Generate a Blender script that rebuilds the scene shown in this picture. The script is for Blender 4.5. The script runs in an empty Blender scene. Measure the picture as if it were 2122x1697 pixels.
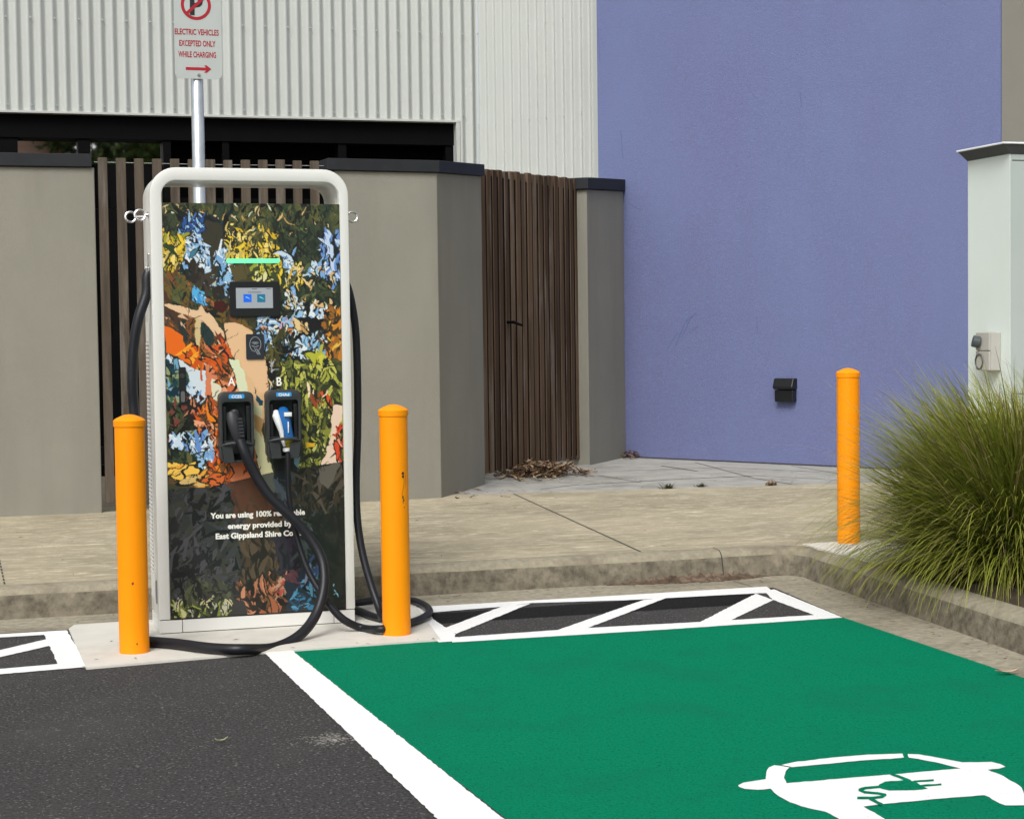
import bpy, bmesh, math, random
import numpy as np
from mathutils import Vector, Matrix
from mathutils.geometry import tessellate_polygon
random.seed(7); rng = np.random.RandomState(5)
S = bpy.context.scene; C = S.collection
PI = math.pi

# ------------------------------------------------------------------ survey of the place (photo pixel -> metres)
F = 3645.39; PW, PH = 2122, 1697; EYE = 1.55
yaw, pit, roll = 0.29438638, 0.0444589, -0.01304003
cf = Vector((math.sin(yaw)*math.cos(pit), math.cos(yaw)*math.cos(pit), -math.sin(pit)))
r0 = cf.cross(Vector((0,0,1))).normalized(); u0 = r0.cross(cf)
cr = r0*math.cos(roll)+u0*math.sin(roll); cu = -r0*math.sin(roll)+u0*math.cos(roll)
def ray(x, y): return cf + cr*((x-PW/2)/F) - cu*((y-PH/2)/F)
def G(x, y, z=0.0):
    d = ray(x, y); t = (z-EYE)/d.z; return Vector((d.x*t, d.y*t, z))
def PL(x, y, A, B):
    n = Vector((-(B[1]-A[1]), B[0]-A[0], 0)); c = n.x*A[0]+n.y*A[1]; d = ray(x, y); t = c/n.dot(d)
    return Vector((d.x*t, d.y*t, EYE+d.z*t))
def PY(x, y, Y): return PL(x, y, (0, Y), (1, Y))
K = 0.17

# ------------------------------------------------------------------ materials
def srgb(c): return tuple(((v/255)/12.92 if v/255 <= .04045 else ((v/255+.055)/1.055)**2.4) for v in c)
def mat(name, col, rough=.6, var=.08, scale=6.0, bump=0., bscale=60., metal=0., spec=.4, stretch=(1,1,1), col2=None, c2scale=2., c2lo=.5, c2hi=.65, c2str=(1,1,1), speck=None, speck_scale=400, speck_lo=.7, emit=0., coat=0.):
    m = bpy.data.materials.new(name); m.use_nodes = True
    nt = m.node_tree; N = nt.nodes; L = nt.links; b = N['Principled BSDF']
    b.inputs['Roughness'].default_value = rough; b.inputs['Metallic'].default_value = metal
    b.inputs['Specular IOR Level'].default_value = spec
    if coat: b.inputs['Coat Weight'].default_value = coat; b.inputs['Coat Roughness'].default_value = .15
    geo = N.new('ShaderNodeNewGeometry')
    def mp(s):
        n = N.new('ShaderNodeMapping'); n.inputs['Scale'].default_value = s; L.new(geo.outputs['Position'], n.inputs['Vector']); return n.outputs[0]
    def noise(sc, st, det=4, ro=.6):
        n = N.new('ShaderNodeTexNoise'); n.inputs['Scale'].default_value = sc; n.inputs['Detail'].default_value = det; n.inputs['Roughness'].default_value = ro
        L.new(mp(st), n.inputs['Vector']); return n.outputs['Fac']
    def mix(fac, a, bb):
        x = N.new('ShaderNodeMix'); x.data_type = 'RGBA'
        L.new(fac, x.inputs['Factor'])
        for s, v in ((x.inputs['A'], a), (x.inputs['B'], bb)):
            if hasattr(v, 'is_linked'): L.new(v, s)
            else: s.default_value = (*v, 1)
        return x.outputs['Result']
    def rng_(v, lo, hi, a=0., bb=1.):
        x = N.new('ShaderNodeMapRange'); L.new(v, x.inputs['Value'])
        x.inputs['From Min'].default_value = lo; x.inputs['From Max'].default_value = hi; x.inputs['To Min'].default_value = a; x.inputs['To Max'].default_value = bb
        return x.outputs['Result']
    lo = tuple(c*(1-var) for c in col); hi = tuple(min(1, c*(1+var)) for c in col)
    c = mix(rng_(noise(scale, stretch, 6), .3, .7), lo, hi)
    if col2 is not None: c = mix(rng_(noise(c2scale, c2str, 6, .65), c2lo, c2hi), c, col2)
    if speck is not None:
        v = N.new('ShaderNodeTexVoronoi'); v.inputs['Scale'].default_value = speck_scale; L.new(geo.outputs['Position'], v.inputs['Vector'])
        sp = N.new('ShaderNodeSeparateColor'); L.new(v.outputs['Color'], sp.inputs[0])
        c = mix(rng_(sp.outputs[0], speck_lo, 1.0), c, speck)
    L.new(c, b.inputs['Base Color'])
    if bump:
        bn = N.new('ShaderNodeBump'); bn.inputs['Strength'].default_value = bump; bn.inputs['Distance'].default_value = .01
        L.new(noise(bscale, stretch, 5, .65), bn.inputs['Height']); L.new(bn.outputs[0], b.inputs['Normal'])
    if emit:
        b.inputs['Emission Color'].default_value = (*col, 1); b.inputs['Emission Strength'].default_value = emit
    return m
def attr_mat(name, rough=.5, spec=.4, coat=0., trans=0., noise=0.):
    m = bpy.data.materials.new(name); m.use_nodes = True; N = m.node_tree.nodes; b = N['Principled BSDF']
    a = N.new('ShaderNodeAttribute'); a.attribute_name = 'Col'
    src = a.outputs['Color']
    if noise:
        t = N.new('ShaderNodeTexNoise'); t.inputs['Scale'].default_value = 30; hs = N.new('ShaderNodeMix'); hs.data_type = 'RGBA'; hs.blend_type = 'MULTIPLY'; hs.inputs['Factor'].default_value = noise
        m.node_tree.links.new(src, hs.inputs['A']); m.node_tree.links.new(t.outputs['Fac'], hs.inputs['B']); src = hs.outputs['Result']
    m.node_tree.links.new(src, b.inputs['Base Color'])
    b.inputs['Roughness'].default_value = rough; b.inputs['Specular IOR Level'].default_value = spec
    if coat: b.inputs['Coat Weight'].default_value = coat; b.inputs['Coat Roughness'].default_value = .12
    if trans: b.inputs['Subsurface Weight'].default_value = 0.0
    return m

M = {}
M['asphalt'] = mat('asphalt', (.060,.0585,.058), .95, .62, 75, 1., 120, spec=.12, speck=(.22,.21,.19), speck_scale=150, speck_lo=.94, col2=(.078,.075,.072), c2scale=1.1, c2lo=.5, c2hi=.75)
M['fresh_asphalt'] = mat('fresh_asphalt', (.015,.015,.0155), .95, .2, 40, .8, 220, spec=.1, speck=(.06,.06,.06), speck_scale=260, speck_lo=.93)
M['ground'] = mat('ground_soil', (.10,.085,.06), .95, .2, 2, .5, 40)
M['white_line'] = mat('road_paint_white', (.80,.80,.785), .75, .06, 60, .35, 110, spec=.15, col2=(.30,.29,.27), c2scale=40, c2lo=.66, c2hi=.76)
M['green'] = mat('road_paint_green', (.0,.208,.104), .9, .20, 80, 1., 120, spec=.06, col2=(.004,.178,.094), c2scale=1.9, c2lo=.50, c2hi=.74, speck=(.0,.12,.055), speck_scale=150, speck_lo=.90)
M['gutter'] = mat('gutter_concrete', (.31,.28,.21), .9, .28, 22, .5, 90, spec=.15, col2=(.17,.145,.105), c2scale=1.6, c2lo=.5, c2hi=.72, c2str=(.5,1.6,1))
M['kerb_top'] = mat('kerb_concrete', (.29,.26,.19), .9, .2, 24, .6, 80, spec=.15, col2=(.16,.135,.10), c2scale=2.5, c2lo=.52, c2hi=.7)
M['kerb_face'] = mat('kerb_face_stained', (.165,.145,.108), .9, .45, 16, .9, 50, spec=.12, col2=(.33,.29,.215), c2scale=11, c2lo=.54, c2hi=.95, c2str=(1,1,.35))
M['pad'] = mat('new_concrete', (.60,.58,.52), .85, .06, 4, .3, 110, spec=.15, col2=(.48,.46,.41), c2scale=2.2, c2lo=.52, c2hi=.75)
M['paver'] = mat('grey_paver', (.37,.36,.325), .9, .16, 5, .4, 90, spec=.15, col2=(.24,.23,.20), c2scale=1.4, c2lo=.52, c2hi=.7)
M['joint'] = mat('dark_joint', (.05,.045,.04), .95)
M['render'] = mat('taupe_render', (.250,.240,.200), .95, .05, 1.6, .45, 150, spec=.15, col2=(.222,.212,.176), c2scale=1.6, c2lo=.42, c2hi=.72, c2str=(1.6,1.6,.22))
M['coping'] = mat('charcoal_coping', (.020,.0215,.025), .6, .15, 8, spec=.2)
M['purple'] = mat('purple_render', (.150,.177,.325), .95, .05, 1.2, .55, 110, spec=.12, col2=(.150,.160,.300), c2scale=.8, c2lo=.42, c2hi=.66, c2str=(1,1,.35), speck=(.155,.187,.350), speck_scale=70, speck_lo=.4)
M['taupe2'] = mat('grey_render', (.22,.21,.18), .9, .04, 2, .25, 160)
M['clad'] = mat('pale_metal_cladding', (.47,.49,.46), .5, .03, .8, 0, spec=.3)
M['trim'] = mat('cladding_trim', (.46,.47,.44), .45, .03)
M['black'] = mat('black_frame', (.003,.003,.0035), .6, .1, spec=.05)
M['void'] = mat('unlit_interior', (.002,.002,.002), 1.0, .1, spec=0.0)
M['timber'] = mat('weathered_timber', (.085,.067,.050), .85, .45, 14, .7, 30, stretch=(1,1,.08), col2=(.17,.152,.13), c2scale=7, c2lo=.52, c2hi=.7, c2str=(1,1,.12), spec=.2)
M['gate_timber'] = mat('stained_timber', (.104,.070,.044), .85, .55, 9, .7, 30, stretch=(1,1,.06), col2=(.19,.155,.125), c2scale=6, c2lo=.52, c2hi=.70, c2str=(1,1,.12), spec=.12)
M['gate_timber_dark'] = mat('stained_timber_dark', (.062,.040,.026), .85, .5, 9, .7, 30, stretch=(1,1,.06), col2=(.13,.105,.085), c2scale=6, c2lo=.56, c2hi=.74, c2str=(1,1,.12), spec=.12)
M['gate_gap_shade'] = mat('gate_shadow_board', (.016,.011,.008), .9, .3, 8, spec=.05)
M['orange'] = mat('orange_bollard_paint', (.90,.285,.0), .45, .03, 3, .1, 40, spec=.25)
M['chip'] = mat('chipped_steel', (.03,.02,.015), .7)
M['rust'] = mat('rust_spot', (.25,.04,.01), .8)
M['galv'] = mat('galvanised_steel', (.60,.64,.66), .28, .12, 14, .1, 60, metal=.9)
M['steel'] = mat('stainless_steel', (.6,.6,.6), .2, .05, metal=1.)
M['sign'] = mat('sign_face', (.42,.45,.43), .45, .03, 10)
M['red'] = mat('sign_red', (.34,.006,.018), .5)
M['ink'] = mat('sign_black', (.012,.012,.013), .5)
M['shell'] = mat('charger_white_shell', (.68,.68,.64), .35, .02, 2, spec=.45, coat=.2)
M['shell2'] = mat('charger_plinth_paint', (.66,.66,.63), .4, .03, 2)
M['gap'] = mat('shadow_gap_rubber', (.10,.10,.095), .8)
M['grille'] = mat('vent_dark', (.26,.255,.25), .8)
M['plastic'] = mat('dark_grey_plastic', (.028,.032,.032), .45, .08, 10, .1, 200)
M['plastic_blk'] = mat('black_plastic', (.010,.011,.012), .4, .1)
M['grip'] = mat('charcoal_grip', (.028,.029,.033), .5)
M['rubber'] = mat('cable_rubber', (.008,.009,.012), .42, .1, 20, .08, 80, spec=.35)
M['letter'] = mat('white_lettering', (.80,.79,.72), .6, .02)
M['label'] = mat('blue_label', (.03,.28,.62), .4)
M['blue'] = mat('plug_blue', (.012,.12,.36), .4, spec=.5)
M['white_p'] = mat('plug_white', (.75,.77,.75), .4, spec=.5)
M['olive'] = mat('plug_olive', (.20,.16,.01), .5)
M['card'] = mat('card_reader_face', (.022,.027,.034), .35)
M['grey_line'] = mat('grey_print', (.42,.45,.46), .5)
M['led'] = mat('green_light', (.12,.85,.30), .4, 0., emit=.75)
M['screen_lit'] = mat('lit_screen', (.20,.22,.235), .25, .02, emit=.55)
M['icon1'] = mat('blue_icon', (.01,.10,.55), .3, 0., emit=.35)
M['icon2'] = mat('teal_icon', (.015,.12,.20), .3, 0., emit=.35)
M['icon3'] = mat('icon_swoosh', (.25,.5,.6), .3, 0., emit=.3)
M['cab_lit'] = mat('cabinet_white_lit', (.66,.73,.69), .5, .03, 2)
M['cab_shaded'] = mat('cabinet_white_shaded', (.40,.45,.43), .5, .03, 2)  # same white cabinet, front painted darker as its shaded face
M['cap_white'] = mat('cap_white', (.78,.80,.82), .5)
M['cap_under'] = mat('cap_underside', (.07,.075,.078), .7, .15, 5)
M['socket'] = mat('socket_grey', (.42,.41,.37), .5, .04)
M['socket_dark'] = mat('socket_dark_ring', (.06,.075,.075), .4)
M['soil'] = mat('garden_soil', (.05,.035,.022), .95, .4, 10, 1., 30)
M['dirt'] = mat('reddish_silt', (.125,.088,.062), .95, .5, 14, 1., 60, spec=.1, col2=(.22,.17,.12), c2scale=14)
M['litter'] = attr_mat('dry_leaves', .8, .2)
M['grass'] = attr_mat('grass_blades', .6, .18)
M['leaf'] = attr_mat('tree_leaves', .6, .3)
M['art'] = attr_mat('printed_artwork', .3, .5, coat=.35)
M['bark'] = mat('tree_bark', (.12,.09,.07), .9, .3, 6, .6, 20)
M['brick'] = None
def brick():
    m = bpy.data.materials.new('red_brick'); m.use_nodes = True; N = m.node_tree.nodes; L = m.node_tree.links
    g = N.new('ShaderNodeNewGeometry'); mp = N.new('ShaderNodeMapping'); mp.inputs['Rotation'].default_value = (PI/2, 0, 0)
    t = N.new('ShaderNodeTexBrick'); t.inputs['Scale'].default_value = 1.; t.inputs['Brick Width'].default_value = .46; t.inputs['Row Height'].default_value = .16; t.inputs['Mortar Size'].default_value = .02
    t.inputs['Color1'].default_value = (.62,.34,.22,1); t.inputs['Color2'].default_value = (.52,.27,.17,1); t.inputs['Mortar'].default_value = (.45,.38,.32,1)
    L.new(g.outputs['Position'], mp.inputs[0]); L.new(mp.outputs[0], t.inputs[0]); L.new(t.outputs[0], N['Principled BSDF'].inputs['Base Color']); return m
M['brick'] = brick()
gl = bpy.data.materials.new('window_glass'); gl.use_nodes = True
b = gl.node_tree.nodes['Principled BSDF']; b.inputs['Base Color'].default_value = (.80,.80,.80,1); b.inputs['Roughness'].default_value = .02; b.inputs['Metallic'].default_value = 1.0
M['glass'] = gl

# timber grain etc. done; give the footpath its own material: brushed streaks along the kerb
def footpath_mat():
    m = bpy.data.materials.new('footpath_concrete'); m.use_nodes = True; N = m.node_tree.nodes; L = m.node_tree.links; b = N['Principled BSDF']
    b.inputs['Roughness'].default_value = .9; b.inputs['Specular IOR Level'].default_value = .15
    g = N.new('ShaderNodeNewGeometry')
    def ns(sc, st, d=6, r=.6, dist=0.):
        mp = N.new('ShaderNodeMapping'); mp.inputs['Scale'].default_value = st; L.new(g.outputs['Position'], mp.inputs[0])
        n = N.new('ShaderNodeTexNoise'); n.inputs['Scale'].default_value = sc; n.inputs['Detail'].default_value = d; n.inputs['Roughness'].default_value = r; n.inputs['Distortion'].default_value = dist
        L.new(mp.outputs[0], n.inputs['Vector']); return n.outputs['Fac']
    def mr(v, a, bb):
        x = N.new('ShaderNodeMapRange'); L.new(v, x.inputs['Value']); x.inputs['From Min'].default_value = a; x.inputs['From Max'].default_value = bb; return x.outputs[0]
    def mx(f, a, bb):
        x = N.new('ShaderNodeMix'); x.data_type = 'RGBA'; L.new(f, x.inputs['Factor'])
        for s, v in ((x.inputs['A'], a), (x.inputs['B'], bb)):
            if hasattr(v, 'is_linked'): L.new(v, s)
            else: s.default_value = (*v, 1)
        return x.outputs['Result']
    c = mx(mr(ns(.9, (1,1,1)), .35, .65), (.27,.238,.165), (.40,.35,.245))
    c = mx(mr(ns(14, (.40,1.7,1), 8, .85, .8), .50, .60), c, (.58,.51,.37))
    c = mx(mr(ns(4.5, (.30,2.2,1), 8, .75, 1.4), .60, .635), c, (.74,.66,.49))
    c = mx(mr(ns(2.2, (.6,1.5,1)), .54, .75), c, (.235,.205,.145))
    c = mx(mr(ns(70, (1,1,1), 4, .8), .62, .82), c, (.16,.14,.10))
    L.new(c, b.inputs['Base Color'])
    bp = N.new('ShaderNodeBump'); bp.inputs['Strength'].default_value = .8; bp.inputs['Distance'].default_value = .008
    L.new(ns(30, (.25,1.6,1), 6, .7), bp.inputs['Height']); L.new(bp.outputs[0], b.inputs['Normal'])
    return m
M['footpath'] = footpath_mat()

# ------------------------------------------------------------------ mesh builder
class MB:
    def __init__(s): s.v = []; s.f = []; s.m = []; s.c = None
    def add(s, vs, fs, mi=0):
        o = len(s.v); s.v += [tuple(v) for v in vs]; s.f += [tuple(i+o for i in f) for f in fs]; s.m += [mi]*len(fs); return s
    def box(s, x0, x1, y0, y1, z0, z1, mi=0, mat4=None):
        vs = [Vector((x, y, z)) for z in (z0, z1) for y in (y0, y1) for x in (x0, x1)]
        if mat4: vs = [mat4 @ v for v in vs]
        return s.add(vs, [(0,2,3,1),(4,5,7,6),(0,1,5,4),(2,6,7,3),(0,4,6,2),(1,3,7,5)], mi)
    def prism(s, poly, axis, a, b2, mi=0, mat4=None):
        # poly: list of 2D; axis 'z' -> (x,y), 'y' -> (x,z), 'x' -> (y,z)
        n = len(poly)
        def P(p, t): return {'z': Vector((p[0], p[1], t)), 'y': Vector((p[0], t, p[1])), 'x': Vector((t, p[0], p[1]))}[axis]
        vs = [P(p, a) for p in poly]+[P(p, b2) for p in poly]
        if mat4: vs = [mat4 @ v for v in vs]
        tris = tessellate_polygon([[Vector((p[0], p[1], 0)) for p in poly]])
        fs = [tuple(t) for t in tris]+[tuple(i+n for i in reversed(t)) for t in tris]
        fs += [(i, (i+1) % n, (i+1) % n+n, i+n) for i in range(n)]
        return s.add(vs, fs, mi)
    def sheet(s, poly, z, mi=0):
        tris = tessellate_polygon([[Vector((p[0], p[1], 0)) for p in poly]])
        fs = []
        for t in tris:
            a, b2, c = [Vector((poly[i][0], poly[i][1], 0)) for i in t]
            fs.append(tuple(t) if (b2-a).cross(c-a).z > 0 else tuple(reversed(t)))
        return s.add([(p[0], p[1], z) for p in poly], fs, mi)
    def paint(s, poly, z, mi=0, amp=.0015, step=.022):
        out = []
        for i in range(len(poly)):
            p = Vector(poly[i]); q = Vector(poly[(i+1) % len(poly)]); L_ = (q-p).length; k = max(1, min(160, int(L_/step))); n_ = Vector((-(q-p).y, (q-p).x)).normalized() if L_ > 0 else Vector((0,0))
            for j in range(k):
                o = (p+(q-p)*j/k)+(n_*random.gauss(0, amp) if 0 < j else n_*0); out.append((o.x, o.y))
        return s.sheet(out, z, mi)
    def loft(s, pts, radii, n=12, mi=0, up=Vector((0,1,0)), cap=True):
        # radii: r or (ra, rb)
        rings = []; P = [Vector(p) for p in pts]; prev = None
        for i, p in enumerate(P):
            t = (P[min(i+1, len(P)-1)]-P[max(i-1, 0)]).normalized()
            if prev is None:
                a = up-t*up.dot(t)
                if a.length < .05: a = Vector((1,0,0))-t*t.x
                a.normalize()
            else:
                a = prev-t*prev.dot(t); a.normalize()
            prev = a; bb = t.cross(a); r = radii[i] if isinstance(radii, (list, tuple)) and not (len(radii) == 2 and isinstance(radii[0], float) and len(P) != 2) else radii
            ra, rb = (r if isinstance(r, tuple) else (r, r))
            rings.append([p+a*ra*math.cos(2*PI*k/n)+bb*rb*math.sin(2*PI*k/n) for k in range(n)])
        vs = [v for R in rings for v in R]; fs = []
        for i in range(len(P)-1):
            for k in range(n): fs.append((i*n+k, i*n+(k+1) % n, (i+1)*n+(k+1) % n, (i+1)*n+k))
        if cap: fs += [tuple(reversed(range(n))), tuple(range((len(P)-1)*n, len(P)*n))]
        return s.add(vs, fs, mi)
    def lathe(s, prof, cx, cy, n=32, mi=0):
        vs = []; fs = []
        for r, z in prof: vs += [(cx+r*math.cos(2*PI*k/n), cy+r*math.sin(2*PI*k/n), z) for k in range(n)]
        for i in range(len(prof)-1):
            for k in range(n): fs.append((i*n+k, i*n+(k+1) % n, (i+1)*n+(k+1) % n, (i+1)*n+k))
        fs.append(tuple(range((len(prof)-1)*n, len(prof)*n)))
        return s.add(vs, fs, mi)
    def build(s, name, mats, parent=None, bevel=0, smooth=False, seg=2, origin=None):
        me = bpy.data.meshes.new(name); o0 = Vector(origin) if origin else (parent_origin(parent) if parent else Vector((0,0,0)))
        me.from_pydata([(v[0]-o0.x, v[1]-o0.y, v[2]-o0.z) for v in s.v], [], s.f)
        for m in (mats if isinstance(mats, (list, tuple)) else [mats]): me.materials.append(M[m])
        me.polygons.foreach_set('material_index', s.m)
        bm = bmesh.new(); bm.from_mesh(me)
        bmesh.ops.remove_doubles(bm, verts=bm.verts, dist=1e-5)
        closed = all(len(e.link_faces) == 2 for e in bm.edges)
        if closed: bmesh.ops.recalc_face_normals(bm, faces=bm.faces)
        if bevel:
            es = [e for e in bm.edges if len(e.link_faces) == 2 and e.calc_face_angle(0) > .6]
            bmesh.ops.bevel(bm, geom=es, offset=bevel, segments=seg, affect='EDGES', profile=.5, clamp_overlap=True)
        if smooth:
            for f in bm.faces: f.smooth = True
            for e in bm.edges:
                if len(e.link_faces) == 2 and e.calc_face_angle(0) > .7: e.smooth = False
        bm.to_mesh(me); bm.free()
        if s.c is not None and len(me.vertices) == len(s.c):
            a = me.attributes.new('Col', 'FLOAT_COLOR', 'POINT'); a.data.foreach_set('color', np.asarray(s.c, 'f').ravel())
        o = bpy.data.objects.new(name, me); C.objects.link(o)
        if parent: o.parent = parent
        else: o.location = o0
        return o
ORG = {}
def parent_origin(p): return ORG.get(p.name, Vector((0,0,0)))
def raw(name, V, Fc, colors, matname, parent=None, loc=(0,0,0)):
    me = bpy.data.meshes.new(name); me.from_pydata(V, [], Fc); me.materials.append(M[matname])
    a = me.attributes.new('Col', 'FLOAT_COLOR', 'POINT'); a.data.foreach_set('color', np.asarray(colors, 'f').ravel())
    o = bpy.data.objects.new(name, me); C.objects.link(o); o.location = loc
    if parent: o.parent = parent; ORG[o.name] = parent_origin(parent)
    return o
def tag(o, label, cat, group=None, kind=None):
    o['label'] = label; o['category'] = cat
    if group: o['group'] = group
    if kind: o['kind'] = kind
    return o
def thing(name, label, cat, loc, group=None):
    o = bpy.data.objects.new(name, None); C.objects.link(o); o.location = loc; o.empty_display_size = .2
    ORG[o.name] = Vector(loc); return tag(o, label, cat, group)
def child(mb, name, mats, parent, **k):
    o = mb.build(name, mats, parent, **k); ORG[o.name] = parent_origin(parent); return o
def struct(o): o['kind'] = 'structure'; return o
def text(name, body, mname, parent, x, y, z, size, sx=1., align='CENTER', depth=.001, bold=0., spacing=1., rot=0.):
    cu_ = bpy.data.curves.new('t', 'FONT'); cu_.body = body; cu_.size = size; cu_.align_x = align; cu_.extrude = depth/2; cu_.offset = bold; cu_.space_character = spacing; cu_.resolution_u = 3
    ob = bpy.data.objects.new('t', cu_); C.objects.link(ob)
    dg = bpy.context.evaluated_depsgraph_get(); me = bpy.data.meshes.new_from_object(ob.evaluated_get(dg))
    bpy.data.objects.remove(ob)
    me.transform(Matrix.Translation(Vector((x, y, z))-parent_origin(parent)) @ Matrix.Rotation(PI/2, 4, 'X') @ Matrix.Rotation(rot, 4, 'Z') @ Matrix.Diagonal((sx, 1, 1, 1)))
    me.materials.clear(); me.materials.append(M[mname])
    o = bpy.data.objects.new(name, me); C.objects.link(o); o.parent = parent; ORG[o.name] = parent_origin(parent); return o
def spline(pts, k=8):
    P = [Vector(p) for p in pts]; out = []
    for i in range(len(P)-1):
        a, b2, c, d = P[max(i-1,0)], P[i], P[i+1], P[min(i+2, len(P)-1)]
        for j in range(k):
            t = j/k
            out.append(.5*((2*b2)+(c-a)*t+(2*a-5*b2+4*c-d)*t*t+(3*b2-a-3*c+d)*t**3))
    out.append(P[-1]); return out
def rrect(x0, x1, z0, z1, r, n=6):
    out = []
    for cx, cz, a0 in ((x1-r, z1-r, 0), (x0+r, z1-r, 90), (x0+r, z0+r, 180), (x1-r, z0+r, 270)):
        for i in range(n+1):
            a = math.radians(a0+90*i/n); out.append((cx+r*math.cos(a), cz+r*math.sin(a)))
    return out
def strokes(lines, w, y, dep=.001):
    # thin printed lines in the x-z plane at depth y
    mb = MB()
    for L_ in lines:
        for (a, b2) in zip(L_[:-1], L_[1:]):
            a = Vector(a); b2 = Vector(b2); d = (b2-a)
            if d.length < 1e-6: continue
            n = Vector((-d.y, d.x)).normalized()*w/2; e = d.normalized()*w*.3
            q = [a-n-e, b2-n+e, b2+n+e, a+n-e]
            mb.prism([(p.x, p.y) for p in q], 'y', y-dep, y)
    return mb

# ================================================================== SETTING: ground
g2 = lambda pts, z=0: [(G(x, y, z).x, G(x, y, z).y) for x, y in pts]
struct(MB().sheet([(-150,-150),(150,-150),(150,150),(-150,150)], -.02).build('ground', 'ground'))
struct(MB().sheet([(-40,-40),(40,-40),(40,10.05),(-40,10.05)], 0).build('asphalt_road', 'asphalt'))
# gutter: along the front kerb and down the right kerb
KX = lambda y: 4.87-(9.95-y)*.075
mb = MB(); mb.sheet([(-14,9.585),(4.515,9.555),(4.385,8.40),(4.36,6.7),(4.28,3.0),(KX(3.0)+.05,3.0),(KX(9.9)+.05,9.9),(4.92,10.06),(-14,10.06)], .0016)
struct(mb.build('gutter', 'gutter'))
# pad under the charger
mb = MB(); mb.prism([(.448,8.375),(1.30,8.475),(2.19,8.515),(2.33,9.60),(2.30,9.72),(.46,9.66),(.425,9.54)], 'z', 0, .010)
struct(mb.build('concrete_pad', 'pad'))
# green bay
mb = MB(); mb.paint([(1.425,8.488),(2.19,8.505),(4.385,8.405),(4.36,6.7),(4.28,3.0),(1.68,3.0)], .0016)
struct(mb.build('green_bay', 'green'))
mb = MB(); mb.paint([(1.298,8.474),(1.437,8.487),(1.56,5.33),(1.66,3.0),(1.50,3.0),(1.363,5.38)], .0046)
struct(mb.build('bay_line', 'white_line'))
z7 = lambda L_: [(740+x/2.002, 960+y/2.002) for x, y in L_]
# fresh bitumen strip behind hatch
mb = MB(); mb.paint(g2(z7([(255,628),(1650,535),(1690,580),(300,668)])), .0010); struct(mb.build('asphalt_patch', 'fresh_asphalt'))
mb = MB()
for q in ([(220,600),(1000,555),(1615,518),(1700,513),(1730,540),(1665,541),(1120,570),(720,582),(600,597),(300,622),(245,622)],
          [(245,622),(300,622),(318,650),(410,712),(395,741),(340,745),(232,660)],
          [(395,724),(950,685),(1420,660),(1900,631),(2015,642),(1300,690),(395,745)],
          [(1690,533),(1730,525),(2015,642),(1900,633),(1725,568)],
          [(352,690),(600,596),(720,583),(412,709)],
          [(820,698),(1190,568),(1290,558),(950,688)],
          [(1415,664),(1655,542),(1726,569),(1545,655)]):
    mb.paint(g2(z7(q)), .0036+.0012*random.random())
z3 = lambda L_: [(x/4.586, 1050+y/4.586) for x, y in L_]
for q in ([(-2600,1385),(0,1215),(630,1178),(650,1200),(420,1222),(0,1247),(-2600,1420)],
          [(420,1222),(640,1190),(835,1525),(550,1502),(470,1325),(440,1265)],
          [(-1000,1600),(0,1368),(445,1263),(472,1327),(0,1435),(-1100,1700)],
          [(-2600,1715),(0,1546),(550,1499),(835,1526),(0,1597),(-2600,1775)]):
    mb.paint(g2(z3(q)), .0036+.0012*random.random())
struct(mb.build('road_marking', 'white_line'))
# painted car-and-plug symbol in the green bay
z8 = lambda L_: [(1480+x/3.305, 1500+y/3.305) for x, y in L_]
mb = MB()
mb.paint(g2(z8([(165,425),(200,407),(270,396),(355,383),(358,332),(375,303),(410,288),(455,292),(515,303),(488,335),(478,375),(495,411),(1200,352),(1690,310),(1550,275),(1400,245),(1335,236),(1326,211),(1400,213),(1550,240),(1700,268),(1900,265),(1960,280),(1996,298),(1950,312),(1872,319),(1960,352),(2060,408),(2105,440),(2125,490),(2260,500),(2300,560),(2122,562),(1995,563),(1930,535),(1850,493),(1500,520),(1150,555),(1022,571),(1142,640),(1290,760),(990,800),(850,652),(760,606),(640,580),(520,542),(425,487),(385,448),(300,456),(210,450),(170,436)])), .0040)
mb.paint(g2(z8([(460,286),(540,268),(800,236),(1050,215),(1290,208),(1300,234),(1280,238),(1000,256),(700,285),(535,301)])), .0040)
mb.paint(g2(z8([(1130,422),(1170,402),(1300,392),(1345,397),(1375,400),(1420,430),(1462,450),(1380,460),(1200,463),(1150,452),(1122,440)])), .0052, 1)
def strokepx(pts, w):
    for a, b2 in zip(pts[:-1], pts[1:]):
        a = Vector(a); b2 = Vector(b2); d = b2-a; n = Vector((-d.y, d.x)).normalized()*w/2; e = d.normalized()*w*.3
        mb.paint(g2(z8([tuple(a-n-e), tuple(b2-n+e), tuple(b2+n+e), tuple(a+n-e)])), .0052+.0008*random.random(), 1)
strokepx([(1215,350),(1340,400)], 20); strokepx([(1370,402),(1500,393)], 13); strokepx([(1415,432),(1552,421)], 13)
strokepx([(1130,438),(1040,446),(995,460),(1030,475),(1120,483),(1172,494),(1150,508),(1080,515),(985,515)], 17); strokepx([(1070,520),(1145,558)], 20)
struct(mb.build('car_symbol', ['white_line', 'green']))

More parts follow.
